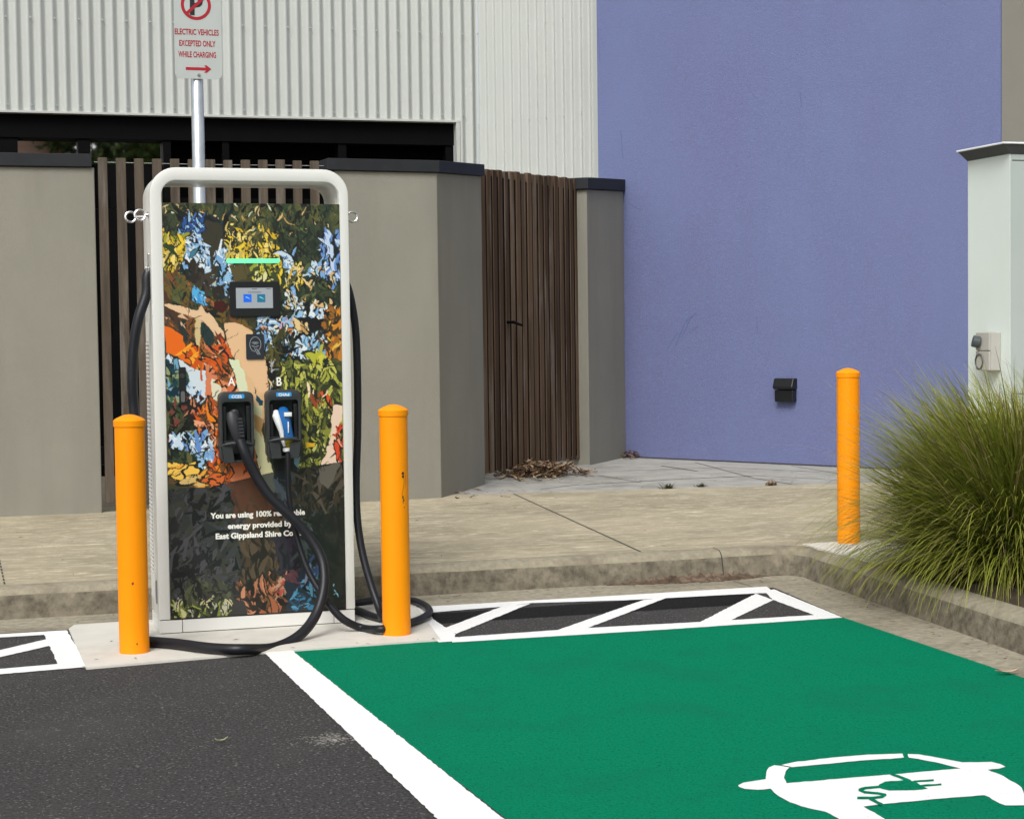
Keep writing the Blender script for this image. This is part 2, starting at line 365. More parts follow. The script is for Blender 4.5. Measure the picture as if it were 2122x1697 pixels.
# kerb swept round the corner
path = [(-14, 10.02)]
path += [(x, 10.02) for x in np.arange(-13, 4.6, .25)]
rc = .17; cx, cy = 4.87-rc, 10.02-rc
for i in range(1, 9):
    a = PI/2*(1-i/8); path.append((cx+rc*math.cos(a), cy+rc*math.sin(a)))
for y in np.arange(9.7, 2.9, -.25): path.append((KX(y), y))
prof = [(0,0),(.018,.07),(.032,.128),(.050,.153),(.080,.166),(.125,.172),(.165,.172)]
V = []; n = len(prof)
for i, p in enumerate(path):
    a = Vector(path[max(i-1,0)]); b2 = Vector(path[min(i+1, len(path)-1)]); d = (b2-a).normalized(); nn = Vector((-d.y, d.x))
    for o, z in prof: V.append((p[0]+nn.x*o+rng.normal()*.0012, p[1]+nn.y*o+rng.normal()*.0012, z+(rng.normal()*.0010 if z else 0)))
mb = MB()
fs = []; 
for i in range(len(path)-1):
    for k in range(n-1):
        fs.append((i*n+k, (i+1)*n+k, (i+1)*n+k+1, i*n+k+1))
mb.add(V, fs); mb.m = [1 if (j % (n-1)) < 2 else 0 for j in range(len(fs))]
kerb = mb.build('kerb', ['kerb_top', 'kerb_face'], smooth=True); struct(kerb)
# joint lines cut in the kerb, footpath: narrow dark grooves laid as thin strips
mb = MB()
jx = 4.395
for o0, z0, o1, z1 in [(-.0015,.0,.0165,.0705),(.0165,.0705,.0305,.129),(.0305,.129,.0485,.1545),(.0485,.1545,.079,.168),(.079,.168,.17,.174)]:
    mb.add([(jx,10.02+o0,z0+.001),(jx+.007,10.02+o0,z0+.001),(jx+.007,10.02+o1,z1+.001),(jx,10.02+o1,z1+.001)], [(0,1,2,3)])
mb.sheet([(jx+.003,9.60),(jx+.009,9.60),(jx+.006,10.02),(jx,10.02)], .0055)
a = G(1075,1027,K); b2 = G(1322,1142,K)
mb.sheet([(a.x,14.25),(a.x+.014,14.25),(b2.x+.014,10.2),(b2.x,10.2)], .1712)
for k in range(26):
    y = 10.22+k*.15
    if k < 8: mb.sheet([(.108-k*.002,y),(.118-k*.002,y),(.116-k*.002,y+.10),(.106-k*.002,y+.10)], .1712)
struct(mb.build('expansion_joint', 'joint'))
# footpath
mb = MB(); mb.sheet([(-14,10.16),(4.86,10.16),(4.95,10.08),(4.965,9.10),(12,9.10),(12,13.4),(7.22,13.96),(3.93,14.36),(3.7,14.6),(-14,14.6)], .1695)
struct(mb.build('footpath', 'footpath'))
mb = MB(); mb.sheet([(3.70,14.42),(3.93,14.36),(7.22,13.96),(12,13.4),(12,20),(3.0,20),(3.0,14.42)], .1665)
struct(mb.build('paving', 'paver'))
# paving joints
mb = MB()
def gl_line(pts, w, z=.1685):
    for p, q in zip(pts[:-1], pts[1:]):
        A = G(*p, z); B = G(*q, z); d = Vector((B.x-A.x, B.y-A.y)); nn = Vector((-d.y, d.x)).normalized()*w/2
        mb.sheet([(A.x-nn.x, A.y-nn.y), (B.x-nn.x, B.y-nn.y), (B.x+nn.x, B.y+nn.y), (A.x+nn.x, A.y+nn.y)], z)
gl_line([(1210,1004),(1420,992),(1560,986)], .02); gl_line([(1370,965),(1445,976)], .03); gl_line([(1440,958),(1560,990),(1640,1003)], .015)
gl_line([(1300,975),(1500,968),(1700,978)], .014); gl_line([(1560,985),(1840,1000)], .014); gl_line([(1240,985),(1330,1000)], .012); gl_line([(1640,965),(1760,985)], .012)
gl_line([(1120,1013),(1200,1004)], .012)
struct(mb.build('paving_joint', 'joint'))
# new concrete around far bollard
mb = MB(); mb.prism([(4.985,10.12),(5.72,10.16),(5.72,9.05),(4.95,9.12)], 'z', .150, .178)
struct(mb.build('concrete_patch', 'pad'))
# planting bed
nx, ny = 60, 60; V = []; fs = []
for j in range(ny+1):
    for i in range(nx+1):
        x = 4.87-.50*(1-j/ny)*0+i/nx*5.5; y = 2.9+j/ny*6.2; x = KX(y)+.15+i/nx*5.5
        V.append((x, y, .155+(.03*math.sin(x*7+y*3)+rng.rand()*.035 if 0 < i else 0)))
for j in range(ny):
    for i in range(nx): a = j*(nx+1)+i; fs.append((a, a+1, a+nx+2, a+nx+1))
struct(MB().add(V, fs).build('planting_bed', 'soil'))
# silt against the kerb foot in the corner
V = []; fs = []; ns = 90
for i in range(ns+1):
    t = i/ns; x = 3.62+t*1.21
    e = max(0., math.sin(PI*min(1, t*1.15))**.7)*(0.35+.65*t)
    if t > .93: e *= (1-t)/.07
    w = .15*e*(.6+.6*rng.rand())+.004; h_ = .060*e*(.45+.75*rng.rand())+.003
    V += [(x, 10.03+h_*.25, h_), (x, 10.0-w*.35, h_*.5), (x, 10.0-w, .0045)]
for i in range(ns):
    for k in range(2): a = i*3+k; fs.append((a, a+1, a+4, a+3))
o = MB().add(V, fs).build('silt', 'dirt', smooth=True); tag(o, 'reddish brown silt washed against the kerb corner behind the hatched marking', 'silt', kind='stuff')

# ================================================================== WALLS
def wall_slab(pts, z0, z1, th, mb, mi=0):
    # vertical slab along a polyline; z1 list of tops; thickness behind (left-hand normal)
    for i in range(len(pts)-1):
        A = Vector(pts[i]); B = Vector(pts[i+1])
        ts = z1 if isinstance(z1, (list, tuple)) else [z1]*len(pts)
        zs = z0 if isinstance(z0, (list, tuple)) else [z0]*len(pts)
        def nrm(k):
            ns_ = []
            if k > 0: d = (Vector(pts[k])-Vector(pts[k-1])).normalized(); ns_.append(Vector((-d.y, d.x)))
            if k < len(pts)-1: d = (Vector(pts[k+1])-Vector(pts[k])).normalized(); ns_.append(Vector((-d.y, d.x)))
            s_ = sum(ns_, Vector((0,0))).normalized(); return s_/max(.3, s_.dot(ns_[0]))
        nA = nrm(i)*th; nB = nrm(i+1)*th
        vs = [(A.x,A.y,zs[i]),(B.x,B.y,zs[i+1]),(B.x+nB.x,B.y+nB.y,zs[i+1]),(A.x+nA.x,A.y+nA.y,zs[i]),
              (A.x,A.y,ts[i]),(B.x,B.y,ts[i+1]),(B.x+nB.x,B.y+nB.y,ts[i+1]),(A.x+nA.x,A.y+nA.y,ts[i])]
        f = [(0,1,5,4),(3,7,6,2),(4,5,6,7),(0,3,2,1)]
        if i == 0: f.append((0,4,7,3))
        if i == len(pts)-2: f.append((1,2,6,5))
        mb.add(vs, f, mi)
    return mb
def off(pts, d):
    out = []
    for k in range(len(pts)):
        ns_ = []
        if k > 0: q = (Vector(pts[k])-Vector(pts[k-1])).normalized(); ns_.append(Vector((-q.y, q.x)))
        if k < len(pts)-1: q = (Vector(pts[k+1])-Vector(pts[k])).normalized(); ns_.append(Vector((-q.y, q.x)))
        s_ = sum(ns_, Vector((0,0))).normalized(); s_ = s_/max(.3, s_.dot(ns_[0])); out.append((pts[k][0]+s_.x*d, pts[k][1]+s_.y*d))
    return out
W1 = 14.10
t = thing('rendered_wall', 'taupe rendered wall with charcoal coping at the left of the slatted fence', 'wall', (-1.5, W1, K))
p = [(-9.5, W1), (.905, W1)]
child(wall_slab(p, .10, 2.862, .24, MB()), 'wall_panel', 'render', t, bevel=.008)
child(wall_slab([(-9.6, W1-.03), (.885, W1-.03)], 2.8645, 2.965, .30, MB()), 'coping', 'coping', t, bevel=.004)
cA = (2.80, W1); cB = (3.672, 14.17); cC = (4.372, 15.285)
t = thing('rendered_wall', 'taupe rendered wall with an angled corner and charcoal coping between fence and timber gate', 'wall', (3.6, 14.2, K))
child(wall_slab([cA, cB, cC], .10, [2.866, 2.866, 2.945], .22, MB()), 'wall_panel', 'render', t, bevel=.006)
q = off([(2.735, W1-.005), cB, (4.38, 15.298)], -.03)
child(wall_slab(q, [2.868,2.868,2.947], [2.962, 2.965, 3.05], .28, MB()), 'coping', 'coping', t, bevel=.004)
# pillar at purple wall
gd = (Vector(cC)-Vector(cB)).normalized()
d1 = G(1222,963,K); d2 = G(1297,947,K); P1 = (d1.x, d1.y); P2 = (d2.x, d2.y)
t = thing('rendered_pillar', 'narrow taupe rendered pillar with charcoal coping between timber gate and purple wall', 'pillar', (P1[0], P1[1], K))
zt1 = PL(1222,394,P1,P2).z; zt2 = PL(1293,397,P1,P2).z
child(wall_slab([P1, P2], .10, [zt1, zt2], .26, MB()), 'wall_panel', 'render', t, bevel=.006)
Q = off([P1, P2], -.03); dd = (Vector(Q[1])-Vector(Q[0])).normalized()*.04
zc1 = PL(1222,370,P1,P2).z; zc2 = PL(1293,373,P1,P2).z
child(wall_slab([(Q[0][0]-dd.x, Q[0][1]-dd.y), (Q[1][0]-dd.x*.3, Q[1][1]-dd.y*.3)], [zt1+.003, zt2+.003], [zc1, zc2], .32, MB()), 'coping', 'coping', t, bevel=.004)

# slatted fence
t = thing('slatted_fence', 'weathered timber slat fence with dark gaps between two taupe walls behind the charger', 'fence', (1.8, W1, K))
mb = MB(); x = .935; i = 0
while x < 2.76:
    w = .071+.004*random.random(); zt = 2.945+.012*(random.random()-.5)
    mb.box(x, x+w, W1+.03+random.random()*.006, W1+.06, .24+random.random()*.015, zt)
    x += .1395; i += 1
child(mb, 'slat_panel', 'timber', t, bevel=.003, seg=1)
mb = MB()
for z in (.45, 1.55, 2.55):
    mb = MB(); mb.box(.91, 2.80, W1+.062, W1+.11, z, z+.09); child(mb, 'rail', 'black', t)  # rails coloured black, standing in for the shade between slats
mb = MB(); mb.loft([(.91, W1+.07, 2.912), (1.8, W1+.07, 2.905), (2.79, W1+.07, 2.909)], [.0022, .0022, .0022], 6)
child(mb, 'wire', 'galv', t)

# timber gate, seen very obliquely
nrm = Vector((-(P2[1]-P1[1]), P2[0]-P1[0])).normalized()
gA = Vector(cC)+nrm*.10; gB = Vector(P1)+nrm*.10
t = thing('timber_gate', 'dark brown vertical batten gate with a small dark handle between taupe wall and pillar', 'gate', (gA.x, gA.y, K))
dg_ = (gB-gA); Lg = dg_.length; dg_.normalize(); ng = Vector((-dg_.y, dg_.x))
def gm(along, back, z0, z1, la, lb, mb, mi=0):
    c0 = gA+dg_*along+ng*back; vs = []
    for z in (z0, z1):
        for (a, b2) in ((0,0),(la,0),(la,lb),(0,lb)): q = c0+dg_*a+ng*b2; vs.append((q.x, q.y, z))
    mb.add(vs, [(0,3,2,1),(4,5,6,7),(0,1,5,4),(1,2,6,5),(2,3,7,6),(3,0,4,7)], mi)
zg1 = 3.03; zg2 = 3.10; mb = MB(); s_ = -.05
while s_ < Lg-.02:
    k = s_/Lg; zt = zg1+(zg2-zg1)*k+.016*(random.random()-.5)
    gm(s_, random.random()*.008, .225+.03*random.random(), zt, .080+.012*random.random(), .045, mb, random.choice((0,0,1))); s_ += .124
child(mb, 'batten_panel', ['gate_timber', 'gate_timber_dark'], t, bevel=.004, seg=1)
mb = MB()
for z in (.6, 1.7, 2.7):
    mb = MB(); gm(-.05, .047, z, z+.1, Lg+.05, .04, mb); child(mb, 'gate_rail', 'black', t)
mb = MB(); gm(-.05, .012, .27, 2.98, Lg+.04, .010, mb); child(mb, 'gap_shade_board', 'gate_gap_shade', t)  # near-black board added to paint the shadow lines between battens
h0 = PL(1052,668,(gA.x,gA.y),(gB.x,gB.y))
mb = MB(); c0 = Vector((h0.x, h0.y, h0.z)); nv = Vector((-ng.x, -ng.y, 0)); dv = Vector((dg_.x, dg_.y, 0))
mb.loft([c0+nv*-.01, c0+nv*.075], [.014,.014], 10); mb.loft([c0+nv*.07-dv*.03, c0+nv*.07+dv*.17+Vector((0,0,-.03))], [.015,.012], 10)
child(mb, 'handle', 'black', t, smooth=True)

# corrugated building
YC = 20.3; bend = PY(989,150,YC); wr = 5.50; ztop = 4.04
dpu = (G(1840,972,K)-G(1297,947,K)); dpu = Vector((dpu.x, dpu.y)).normalized()
A0 = Vector((bend.x, YC)); tt = 0
t = thing('metal_clad_building', 'pale corrugated metal clad building with a long black window above the fence', 'building', (2, YC, 0))
def corr(mb, A, d, L_, z0, z1, pitch, ph=0., amp=.027):
    n_ = int(L_/pitch*14); nn = Vector((-d.y, d.x)); vs = []
    for i in range(n_+1):
        s = i*L_/n_; q = A+d*s; ph_ = math.sin(2*PI*s/pitch+ph); h_ = amp*(ph_*1.0)
        vs += [(q.x+nn.x*h_, q.y+nn.y*h_, z0), (q.x+nn.x*h_, q.y+nn.y*h_, z1)]
    mb.add(vs, [(2*i, 2*i+2, 2*i+3, 2*i+1) for i in range(n_)])
def screws(mb, A, d, s0, s1, step, z):
    s = s0
    nn = Vector((d.y, -d.x))
    while s < s1:
        q = A+d*s+nn*.024
        mb.loft([(q.x-nn.x*.012, q.y-nn.y*.012, z), (q.x, q.y, z)], [.011,.008], 8, 1); s += step
PC = .1302
mb = MB(); lx = -2.6-48*PC
corr(mb, Vector((lx, YC)), Vector((1,0)), wr+.0-lx, ztop+.012, 7.2, PC)
ph = 2*PI*(wr-lx)/PC
corr(mb, Vector((wr+.0001, YC)), Vector((1,0)), bend.x-wr, .1, 7.2, PC, ph)
corr(mb, A0, dpu, 2.6, .1, 7.2, PC, ph+2*PI*(bend.x-wr)/PC)
sc0 = PY(30/3.03, 105/3.03, YC); 
pxs = (PY(11.5,35,YC).x, 2*PC)
for z in (5.078, 4.118):
    screws(mb, Vector((0, YC)), Vector((1,0)), pxs[0]-10*PC, bend.x-.1, 2*PC, z)
    screws(mb, A0, dpu, .03, 2.4, 2*PC, z if z > 5 else 3.99)
child(mb, 'wall', ['clad', 'galv'], t, smooth=True)
mb = MB(); mb.box(lx, wr+.045, YC-.035, YC+.09, ztop-.012, ztop+.014); mb.box(wr+.001, wr+.045, YC-.0345, YC+.09, .1, ztop-.013)
child(mb, 'window_trim', 'trim', t, bevel=.003)
# window: frame with deep head, panes
mb = MB()
zp = PY(100,290,YC+.25).z
mb.box(lx, wr, YC+.08, YC+.34, zp, ztop-.012)
xa, xb, xc, xd = [PY(v,300,YC+.25).x for v in (36,160,185,335)]
for x0, x1 in ((lx, lx+.1), (xa-.25, xa), (xb, xc), (xd, xd+.09), (2.75,2.83), (4.1,4.2), (wr-.10, wr)): mb.box(x0, x1, YC+.10, YC+.34, .1, zp-.001)
mb.box(lx, wr, YC+.11, YC+.33, .10, .3)
fr = child(mb, 'window_frame', 'black', t, bevel=.004)
for x0, x1 in ((xa, xb), (xc, xd)):
    mb = MB(); mb.box(x0+.001, x1-.001, YC+.26, YC+.275, .3, zp); child(mb, 'pane', 'glass', fr)
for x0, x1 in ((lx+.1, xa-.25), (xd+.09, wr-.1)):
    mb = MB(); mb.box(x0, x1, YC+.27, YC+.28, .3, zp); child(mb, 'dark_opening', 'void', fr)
mb = MB(); mb.box(xa-.01, xd+.01, YC+.255, YC+.259, .3, 3.50); child(mb, 'void_sheet', 'black', fr)  # black sheet over the lower glass, paints the dark void there
# purple wall
U0 = G(1297,947,K); U0 = Vector((U0.x, U0.y)); U1 = U0+dpu*4.34; Us = PL(1238,200,(U0.x,U0.y),(U1.x,U1.y))
U1 = PL(2074,150,(U0.x,U0.y),(U1.x,U1.y))
t = thing('purple_wall', 'tall purple rendered wall with faint scuff marks behind the far bollard', 'wall', (U0.x, U0.y, K))
child(wall_slab([(Us.x, Us.y), (U1.x, U1.y)], .12, 7.2, .3, MB()), 'wall_face', 'purple', t)
mb = MB()
mb.add([(U0.x+dpu.x*.0-.003*1, U0.y-.004, .17), (U1.x-.003, U1.y-.004, .17), (U1.x-.003, U1.y-.004, .181), (U0.x-.003, U0.y-.004, .181)], [(0,1,2,3)])
child(mb, 'base_joint', 'joint', t)
t = thing('grey_building', 'plain grey rendered building wall at the far right above the white cabinet', 'building', (U1.x+1, U1.y, K))
mb = MB(); mb.box(U1.x+.004, U1.x+4, U1.y+.01, U1.y+.3, .12, 7.2); child(mb, 'wall_face', 'taupe2', t)
# light on purple wall
P0 = PL(1632,808,(U0.x,U0.y),(U1.x,U1.y)); up3 = Vector((dpu.x, dpu.y, 0)); npu = Vector((dpu.y, -dpu.x, 0)); 
if npu.dot(Vector((0,-1,0))) < 0: npu = -npu
R_ = Matrix((( up3.x, npu.x, 0, P0.x), (up3.y, npu.y, 0, P0.y), (0, 0, 1, P0.z), (0,0,0,1)))
t = thing('wall_light', 'small black two part outdoor light fixed low on the purple wall', 'wall light', P0)
mb = MB(); mb.box(-.108, .108, 0, .075, -.118, .0, mat4=R_); child(mb, 'lamp_housing', 'plastic_blk', t, bevel=.008)
mb = MB(); mb.prism([(-.001,.118),(.07,.118),(.105,.03),(.09,.008),(-.001,.008)], 'x', -.115, .115, mat4=R_); child(mb, 'lamp_hood', 'plastic_blk', t, bevel=.008)

# white cabinet on the right
cx0 = 7.38; cyn = 11.50; cyf = 12.08; ct = PL(2093,319,(cx0,0),(cx0,10)).z
t = thing('white_cabinet', 'tall white service cabinet with an overhanging flat cap at the right edge', 'cabinet', (cx0+.5, cyn+.3, K))
mb = MB(); mb.box(cx0, cx0+.004, cyn, cyf, .15, ct); child(mb, 'side_panel', 'cab_lit', t)  # thin sheet carrying the brighter lit-side colour
mb = MB(); mb.box(cx0+.0045, cx0+1.4, cyn+.002, cyf, .15, ct); child(mb, 'body', 'cab_shaded', t, bevel=.003)
for zz in (ct-.05, 1.03):
    mb = MB(); mb.box(cx0+.02, cx0+1.4, cyn-.001, cyn+.002, zz, zz+.006); child(mb, 'panel_seam', 'gap', t)
ox0, ox1, oy0, oy1 = cx0-.09, cx0+1.5, 11.446, 12.10
mb = MB(); mb.box(ox0, ox1, oy0, oy1, ct+.068, ct+.082); cap = child(mb, 'cap', 'cap_white', t, bevel=.004)
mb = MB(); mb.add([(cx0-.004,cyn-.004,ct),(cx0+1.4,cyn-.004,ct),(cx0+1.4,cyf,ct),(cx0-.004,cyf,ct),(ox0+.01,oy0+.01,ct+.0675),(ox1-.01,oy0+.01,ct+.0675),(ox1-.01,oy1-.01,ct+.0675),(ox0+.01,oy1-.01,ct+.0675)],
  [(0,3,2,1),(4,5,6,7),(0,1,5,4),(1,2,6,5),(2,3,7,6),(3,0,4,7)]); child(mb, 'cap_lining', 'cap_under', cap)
# sockets on its left face (project towards -x)
def cab(px, py): q = PL(px, py, (cx0,0), (cx0,10)); return q.y, q.z
y0, z0 = cab(2076,768); y1, z1 = cab(2043,688)
jb = thing('power_outlet', 'weathered grey electrical outlet box with two round sockets on the white cabinet side', 'power outlet', (cx0-.05, (y0+y1)/2, z0))
zm = (z0+z1)/2+.004
mb = MB(); mb.box(cx0-.088, cx0-.001, 11.62, 11.81, z0, z1); child(mb, 'junction_box', 'socket', jb, bevel=.006)
for za, zb, kind in ((zm+.003, z1-.004, 0), (z0+.004, zm-.003, 1)):
    mb = MB(); mb.box(cx0-.102, cx0-.0885, 11.623, 11.807, za, zb); pl_ = child(mb, 'socket_plate', 'socket', jb, bevel=.004)
    yc = 11.752; zc_ = (za+zb)/2-.008
    if kind == 0:
        mb = MB(); mb.loft([(cx0-.102,yc,zc_),(cx0-.150,yc+.02,zc_+.014)], [.046,.045], 18); child(mb, 'socket_cover', 'socket_dark', pl_, bevel=.004)
    else:
        ring = [(cx0-.107, yc+.050*math.cos(a), zc_+.056*math.sin(a)) for a in np.linspace(0, 2*PI, 25)]
        mb = MB(); mb.loft(ring, [.006]*25, 6); child(mb, 'socket_ring', 'socket_dark', pl_)

# things across the street, seen in the window glass
t = thing('brick_building', 'red brick building across the street reflected in the window glass', 'building', (-2, -14, 0))
mb = MB(); mb.box(-5.0, 2.7, -20, -14, 0, 8.2); child(mb, 'wall', 'brick', t)
mb = MB(); mb.box(-5.2, 2.9, -20.2, -13.8, 8.2, 8.45); child(mb, 'roof', 'coping', t)
t = thing('leafy_tree', 'leafy tree across the street reflected in the window glass', 'tree', (5.1, -12.5, 0))
mb = MB(); mb.loft(spline([(5.1,-12.5,0),(5.15,-12.5,2.5),(5.0,-12.4,5),(5.2,-12.5,8)]), [.22-.006*i for i in range(25)], 10)
for k in range(9):
    a = k*2.4; z = 3+k*.6; mb.loft([(5.1,-12.5,z),(5.1+.9*math.cos(a),-12.5+.9*math.sin(a),z+.7),(5.1+1.7*math.cos(a),-12.5+1.7*math.sin(a),z+1.6)], [.07,.045,.015], 6)
child(mb, 'trunk', 'bark', t, smooth=True)
V = []; fs = []; cl = []
cents = [(rng.normal()*1.15, rng.normal()*.9, 6.6+rng.normal()*1.3) for _ in range(70)]
for i in range(15000):
    c = cents[rng.randint(70)]; p = np.array(c)+rng.normal(size=3)*.30; u = rng.normal(size=3); u /= np.linalg.norm(u); w = np.cross(u, rng.normal(size=3)); w /= np.linalg.norm(w)
    u = u*.17; w = w*.07; o = len(V); V += [tuple(p-u), tuple(p+w), tuple(p+u), tuple(p-w)]; fs.append((o,o+1,o+2,o+3))
    g = rng.rand(); cl += [(.04+.05*g, .07+.06*g, .02, 1)]*4
o = raw('crown', V, fs, cl, 'leaf', t); 

# ================================================================== BOLLARDS
def bollard(name, label, bx, by, bz, h, r, marks=None):
    t = thing(name, label, 'bollard', (bx, by, bz), 'orange steel bollards guarding the charging bay')
    mb = MB(); mb.lathe([(r, bz-.01), (r, bz+h-.052)], bx, by, 40)
    if marks:
        for (ang, z, w, hh, mi) in marks:
            vs = []; k = 9
            for j in range(k):
                a = 2*PI*j/k; rr = .6+.6*random.random(); aa = ang+w/r*math.cos(a)*rr; zz = z+hh*math.sin(a)*rr
                vs.append((bx+(r+.0008)*math.cos(aa), by+(r+.0008)*math.sin(aa), zz))
            mb.add(vs, [tuple(range(k))], mi)
    child(mb, 'post', ['orange', 'chip', 'rust'], t, smooth=True)
    mb = MB(); z = bz+h
    mb.lathe([(r*.98, z-.055), (r+.004, z-.052), (r+.005, z-.024), (r-.002, z-.017), (r*.86, z-.012), (r*.55, z-.002), (r*.3, z+.004), (.002, z+.006)], bx, by, 40)
    child(mb, 'cap', 'orange', t, smooth=True)
ca = -PI/2-.29+PI*0
am = []
for k in range(5): am.append((-PI/2+.42, .84+.009*random.random()-.006*k, .007, .007, 1))
for k in range(14): am.append((-PI/2+.42+.10*math.sin(k*.35), .835-k*.0085, .0012, .005, 1))
am += [(-PI/2+.40, .715, .005, .009, 1), (-PI/2+.45, .70, .006, .007, 1), (-PI/2+.40, .69, .003, .004, 1), (-PI/2+.5,.665,.003,.004,1), (-PI/2+.65,.80,.0008,.05,1)]
bollard('bollard', 'orange bollard at the left of the charger, with a small rust spot low on it', .697, 8.71, .010, 1.155, .0725, [(-PI/2-.1, .355, .006, .009, 2), (-PI/2+.1,.06,.004,.006,2)])
bollard('bollard', 'orange bollard right of the charger, with black scratches and a cable looped round it', 2.018, 8.742, .010, 1.170, .0725, am)
fb = G(1763,1129,K)
bollard('bollard', 'orange bollard on the raised footpath beside the tall grass, in front of the purple wall', fb.x+.02, fb.y+.065, K+.008, 1.105, .0715)

# ================================================================== PARKING SIGN
SY = 10.32
pc = PY(411,300,SY).x; t = thing('parking_sign', 'no parking sign on a galvanised steel post behind the charger', 'sign', (pc, SY, K))
mb = MB(); mb.lathe([(.036, K), (.036, 3.72), (.03, 3.73)], pc, SY, 24); child(mb, 'post', 'galv', t, smooth=True)
sl = PY(362,120,SY-.045).x; sr = PY(460,120,SY-.045).x; sb = PY(410,164,SY-.045).z; sc = (sl+sr)/2; sw = sr-sl
ys = SY-.045
mb = MB(); mb.prism(rrect(sl, sr, sb, sb+sw*2.02, .035, 6), 'y', ys, ys+.004); plate = child(mb, 'sign_plate', 'sign', t)
def sgn(px, py): q = PY(px, py, ys-.002); return q.x, q.z
zc = lambda py: PY(410,py,ys).z
for body, py, x0, x1 in (('ELECTRIC VEHICLES', 73, 362, 453), ('EXCEPTED ONLY', 96.5, 371, 446), ('WHILE CHARGING', 119.5, 370, 448)):
    xa_ = PY(x0,py,ys).x; xb_ = PY(x1,py,ys).x
    o = text('lettering', body, 'red', plate, (xa_+xb_)/2, ys-.001, zc(py), .046, 1., bold=.0009)
    wdt = max(v.co.x for v in o.data.vertices)-min(v.co.x for v in o.data.vertices); mid = (xa_+xb_)/2-pc; s_ = (xb_-xa_)/wdt
    for v in o.data.vertices: v.co.x = mid+(v.co.x-mid)*s_
ccx, ccz = sgn(406, 11)
R1, R2 = .086, .068; mb = MB(); n_ = 48
vs = [(ccx+R*math.cos(2*PI*k/n_), ys-.001, ccz+R*math.sin(2*PI*k/n_)) for R in (R1, R2) for k in range(n_)]
mb.add(vs, [(k, (k+1) % n_, (k+1) % n_+n_, k+n_) for k in range(n_)])
a = math.radians(43); dx, dz = math.cos(a)*.072, math.sin(a)*.072; wx, wz = -math.sin(a)*.0085, math.cos(a)*.0085
mb.add([(ccx-dx-wx, ys-.0022, ccz-dz-wz), (ccx+dx-wx, ys-.0022, ccz+dz-wz), (ccx+dx+wx, ys-.0022, ccz+dz+wz), (ccx-dx+wx, ys-.0022, ccz-dz+wz)], [(0,1,2,3)])
ax0, az0 = sgn(385, 142.5); ax1, _ = sgn(438, 145)
child(mb, 'prohibition_ring', 'red', plate); mb = MB()
mb.prism([(ax0,az0-.0085),(ax0+.115,az0-.0085),(ax0+.105,az0-.021),(ax0+.120,az0-.021),(ax1,az0),(ax0+.120,az0+.021),(ax0+.105,az0+.021),(ax0+.115,az0+.0085),(ax0,az0+.0085)], 'y', ys-.001, ys-.0002)
child(mb, 'arrow', 'red', plate)
text('lettering', 'P', 'ink', plate, ccx-.002, ys-.001, ccz-.052, .15, .95, bold=.0065)
bx_, bz_ = sgn(411.5, 155)
mb = MB(); mb.loft([(bx_, ys, bz_), (bx_, ys-.008, bz_)], [.010,.008], 12); mb.loft([(bx_, ys-.007, bz_), (bx_, ys-.014, bz_)], [.005,.005], 8)
child(mb, 'bolt', 'galv', plate)
mb = MB(); mb.box(pc-.05, pc+.05, ys+.005, SY+.04, sb+.05, sb+.075); child(mb, 'bracket', 'galv', t)

# ================================================================== CHARGER
CX0, CX1 = .862, 1.893; Y0 = 9.17; Y1 = 9.60; ZT = 2.411
ch = thing('charging_station', 'tall white electric car charger with a colourful printed front and two thick black cables', 'charger', (1.378, 9.385, .010))
def arch(x0, x1, zt, r, zb, n_=10):
    pts = [(x0, zb)]
    for i in range(n_+1):
        a = math.radians(180-90*i/n_); pts.append((x0+r+r*math.cos(a), zt-r+r*math.sin(a)))
    for i in range(n_+1):
        a = math.radians(90-90*i/n_); pts.append((x1-r+r*math.cos(a), zt-r+r*math.sin(a)))
    pts.append((x1, zb)); return pts
def arch_ring(x0, x1, zt, r, tin, ttop, rin, y0, y1, zb, tr=None):
    tr = tr or tin
    o = arch(x0, x1, zt, r, zb); i_ = arch(x0+tin, x1-tr, zt-ttop, rin, zb); n_ = len(o); vs = []
    for y in (y0, y1):
        vs += [(p[0], y, p[1]) for p in o]; vs += [(p[0], y, p[1]) for p in i_]
    f = []
    for k in range(n_-1):
        f += [(k, k+1, k+1+n_, k+n_), (2*n_+k, 3*n_+k, 3*n_+k+1, 2*n_+k+1), (k, 2*n_+k, 2*n_+k+1, k+1), (n_+k, n_+k+1, 3*n_+k+1, 3*n_+k)]
    f += [(0, n_, 3*n_, 2*n_), (n_-1, 3*n_-1, 4*n_-1, 2*n_-1)]
    return MB().add(vs, f)
child(arch_ring(CX0, CX1, ZT, .135, .059, .066, .075, Y0, Y0+.075, .083, .051), 'front_frame', 'shell', ch, bevel=.006, smooth=True)
child(arch_ring(CX0+.003, CX1-.003, ZT-.003, .133, .054, .063, .075, Y0+.0755, Y1, .083, .046), 'rear_frame', 'shell', ch, bevel=.005, smooth=True)
mb = MB(); mb.box(CX0+.057, CX1-.049, Y0+.02, Y1-.01, .085, 2.222); child(mb, 'cabinet_body', 'shell', ch)
# plinth with seams
mb = MB()
for a, b2 in ((CX0+.003, .980), (.9835, 1.776), (1.7795, CX1-.003)): mb.box(a, b2, Y0+.002, Y0+.03, .014, .079)
mb.box(CX0+.003, CX1-.003, Y0+.031, Y1-.02, .011, .079); child(mb, 'plinth', 'shell2', ch, bevel=.0015, seg=1)
mb = MB(); mb.box(CX0+.01, CX1-.01, Y0+.012, Y1-.03, .0105, .0830); child(mb, 'shadow_gap', 'gap', ch)
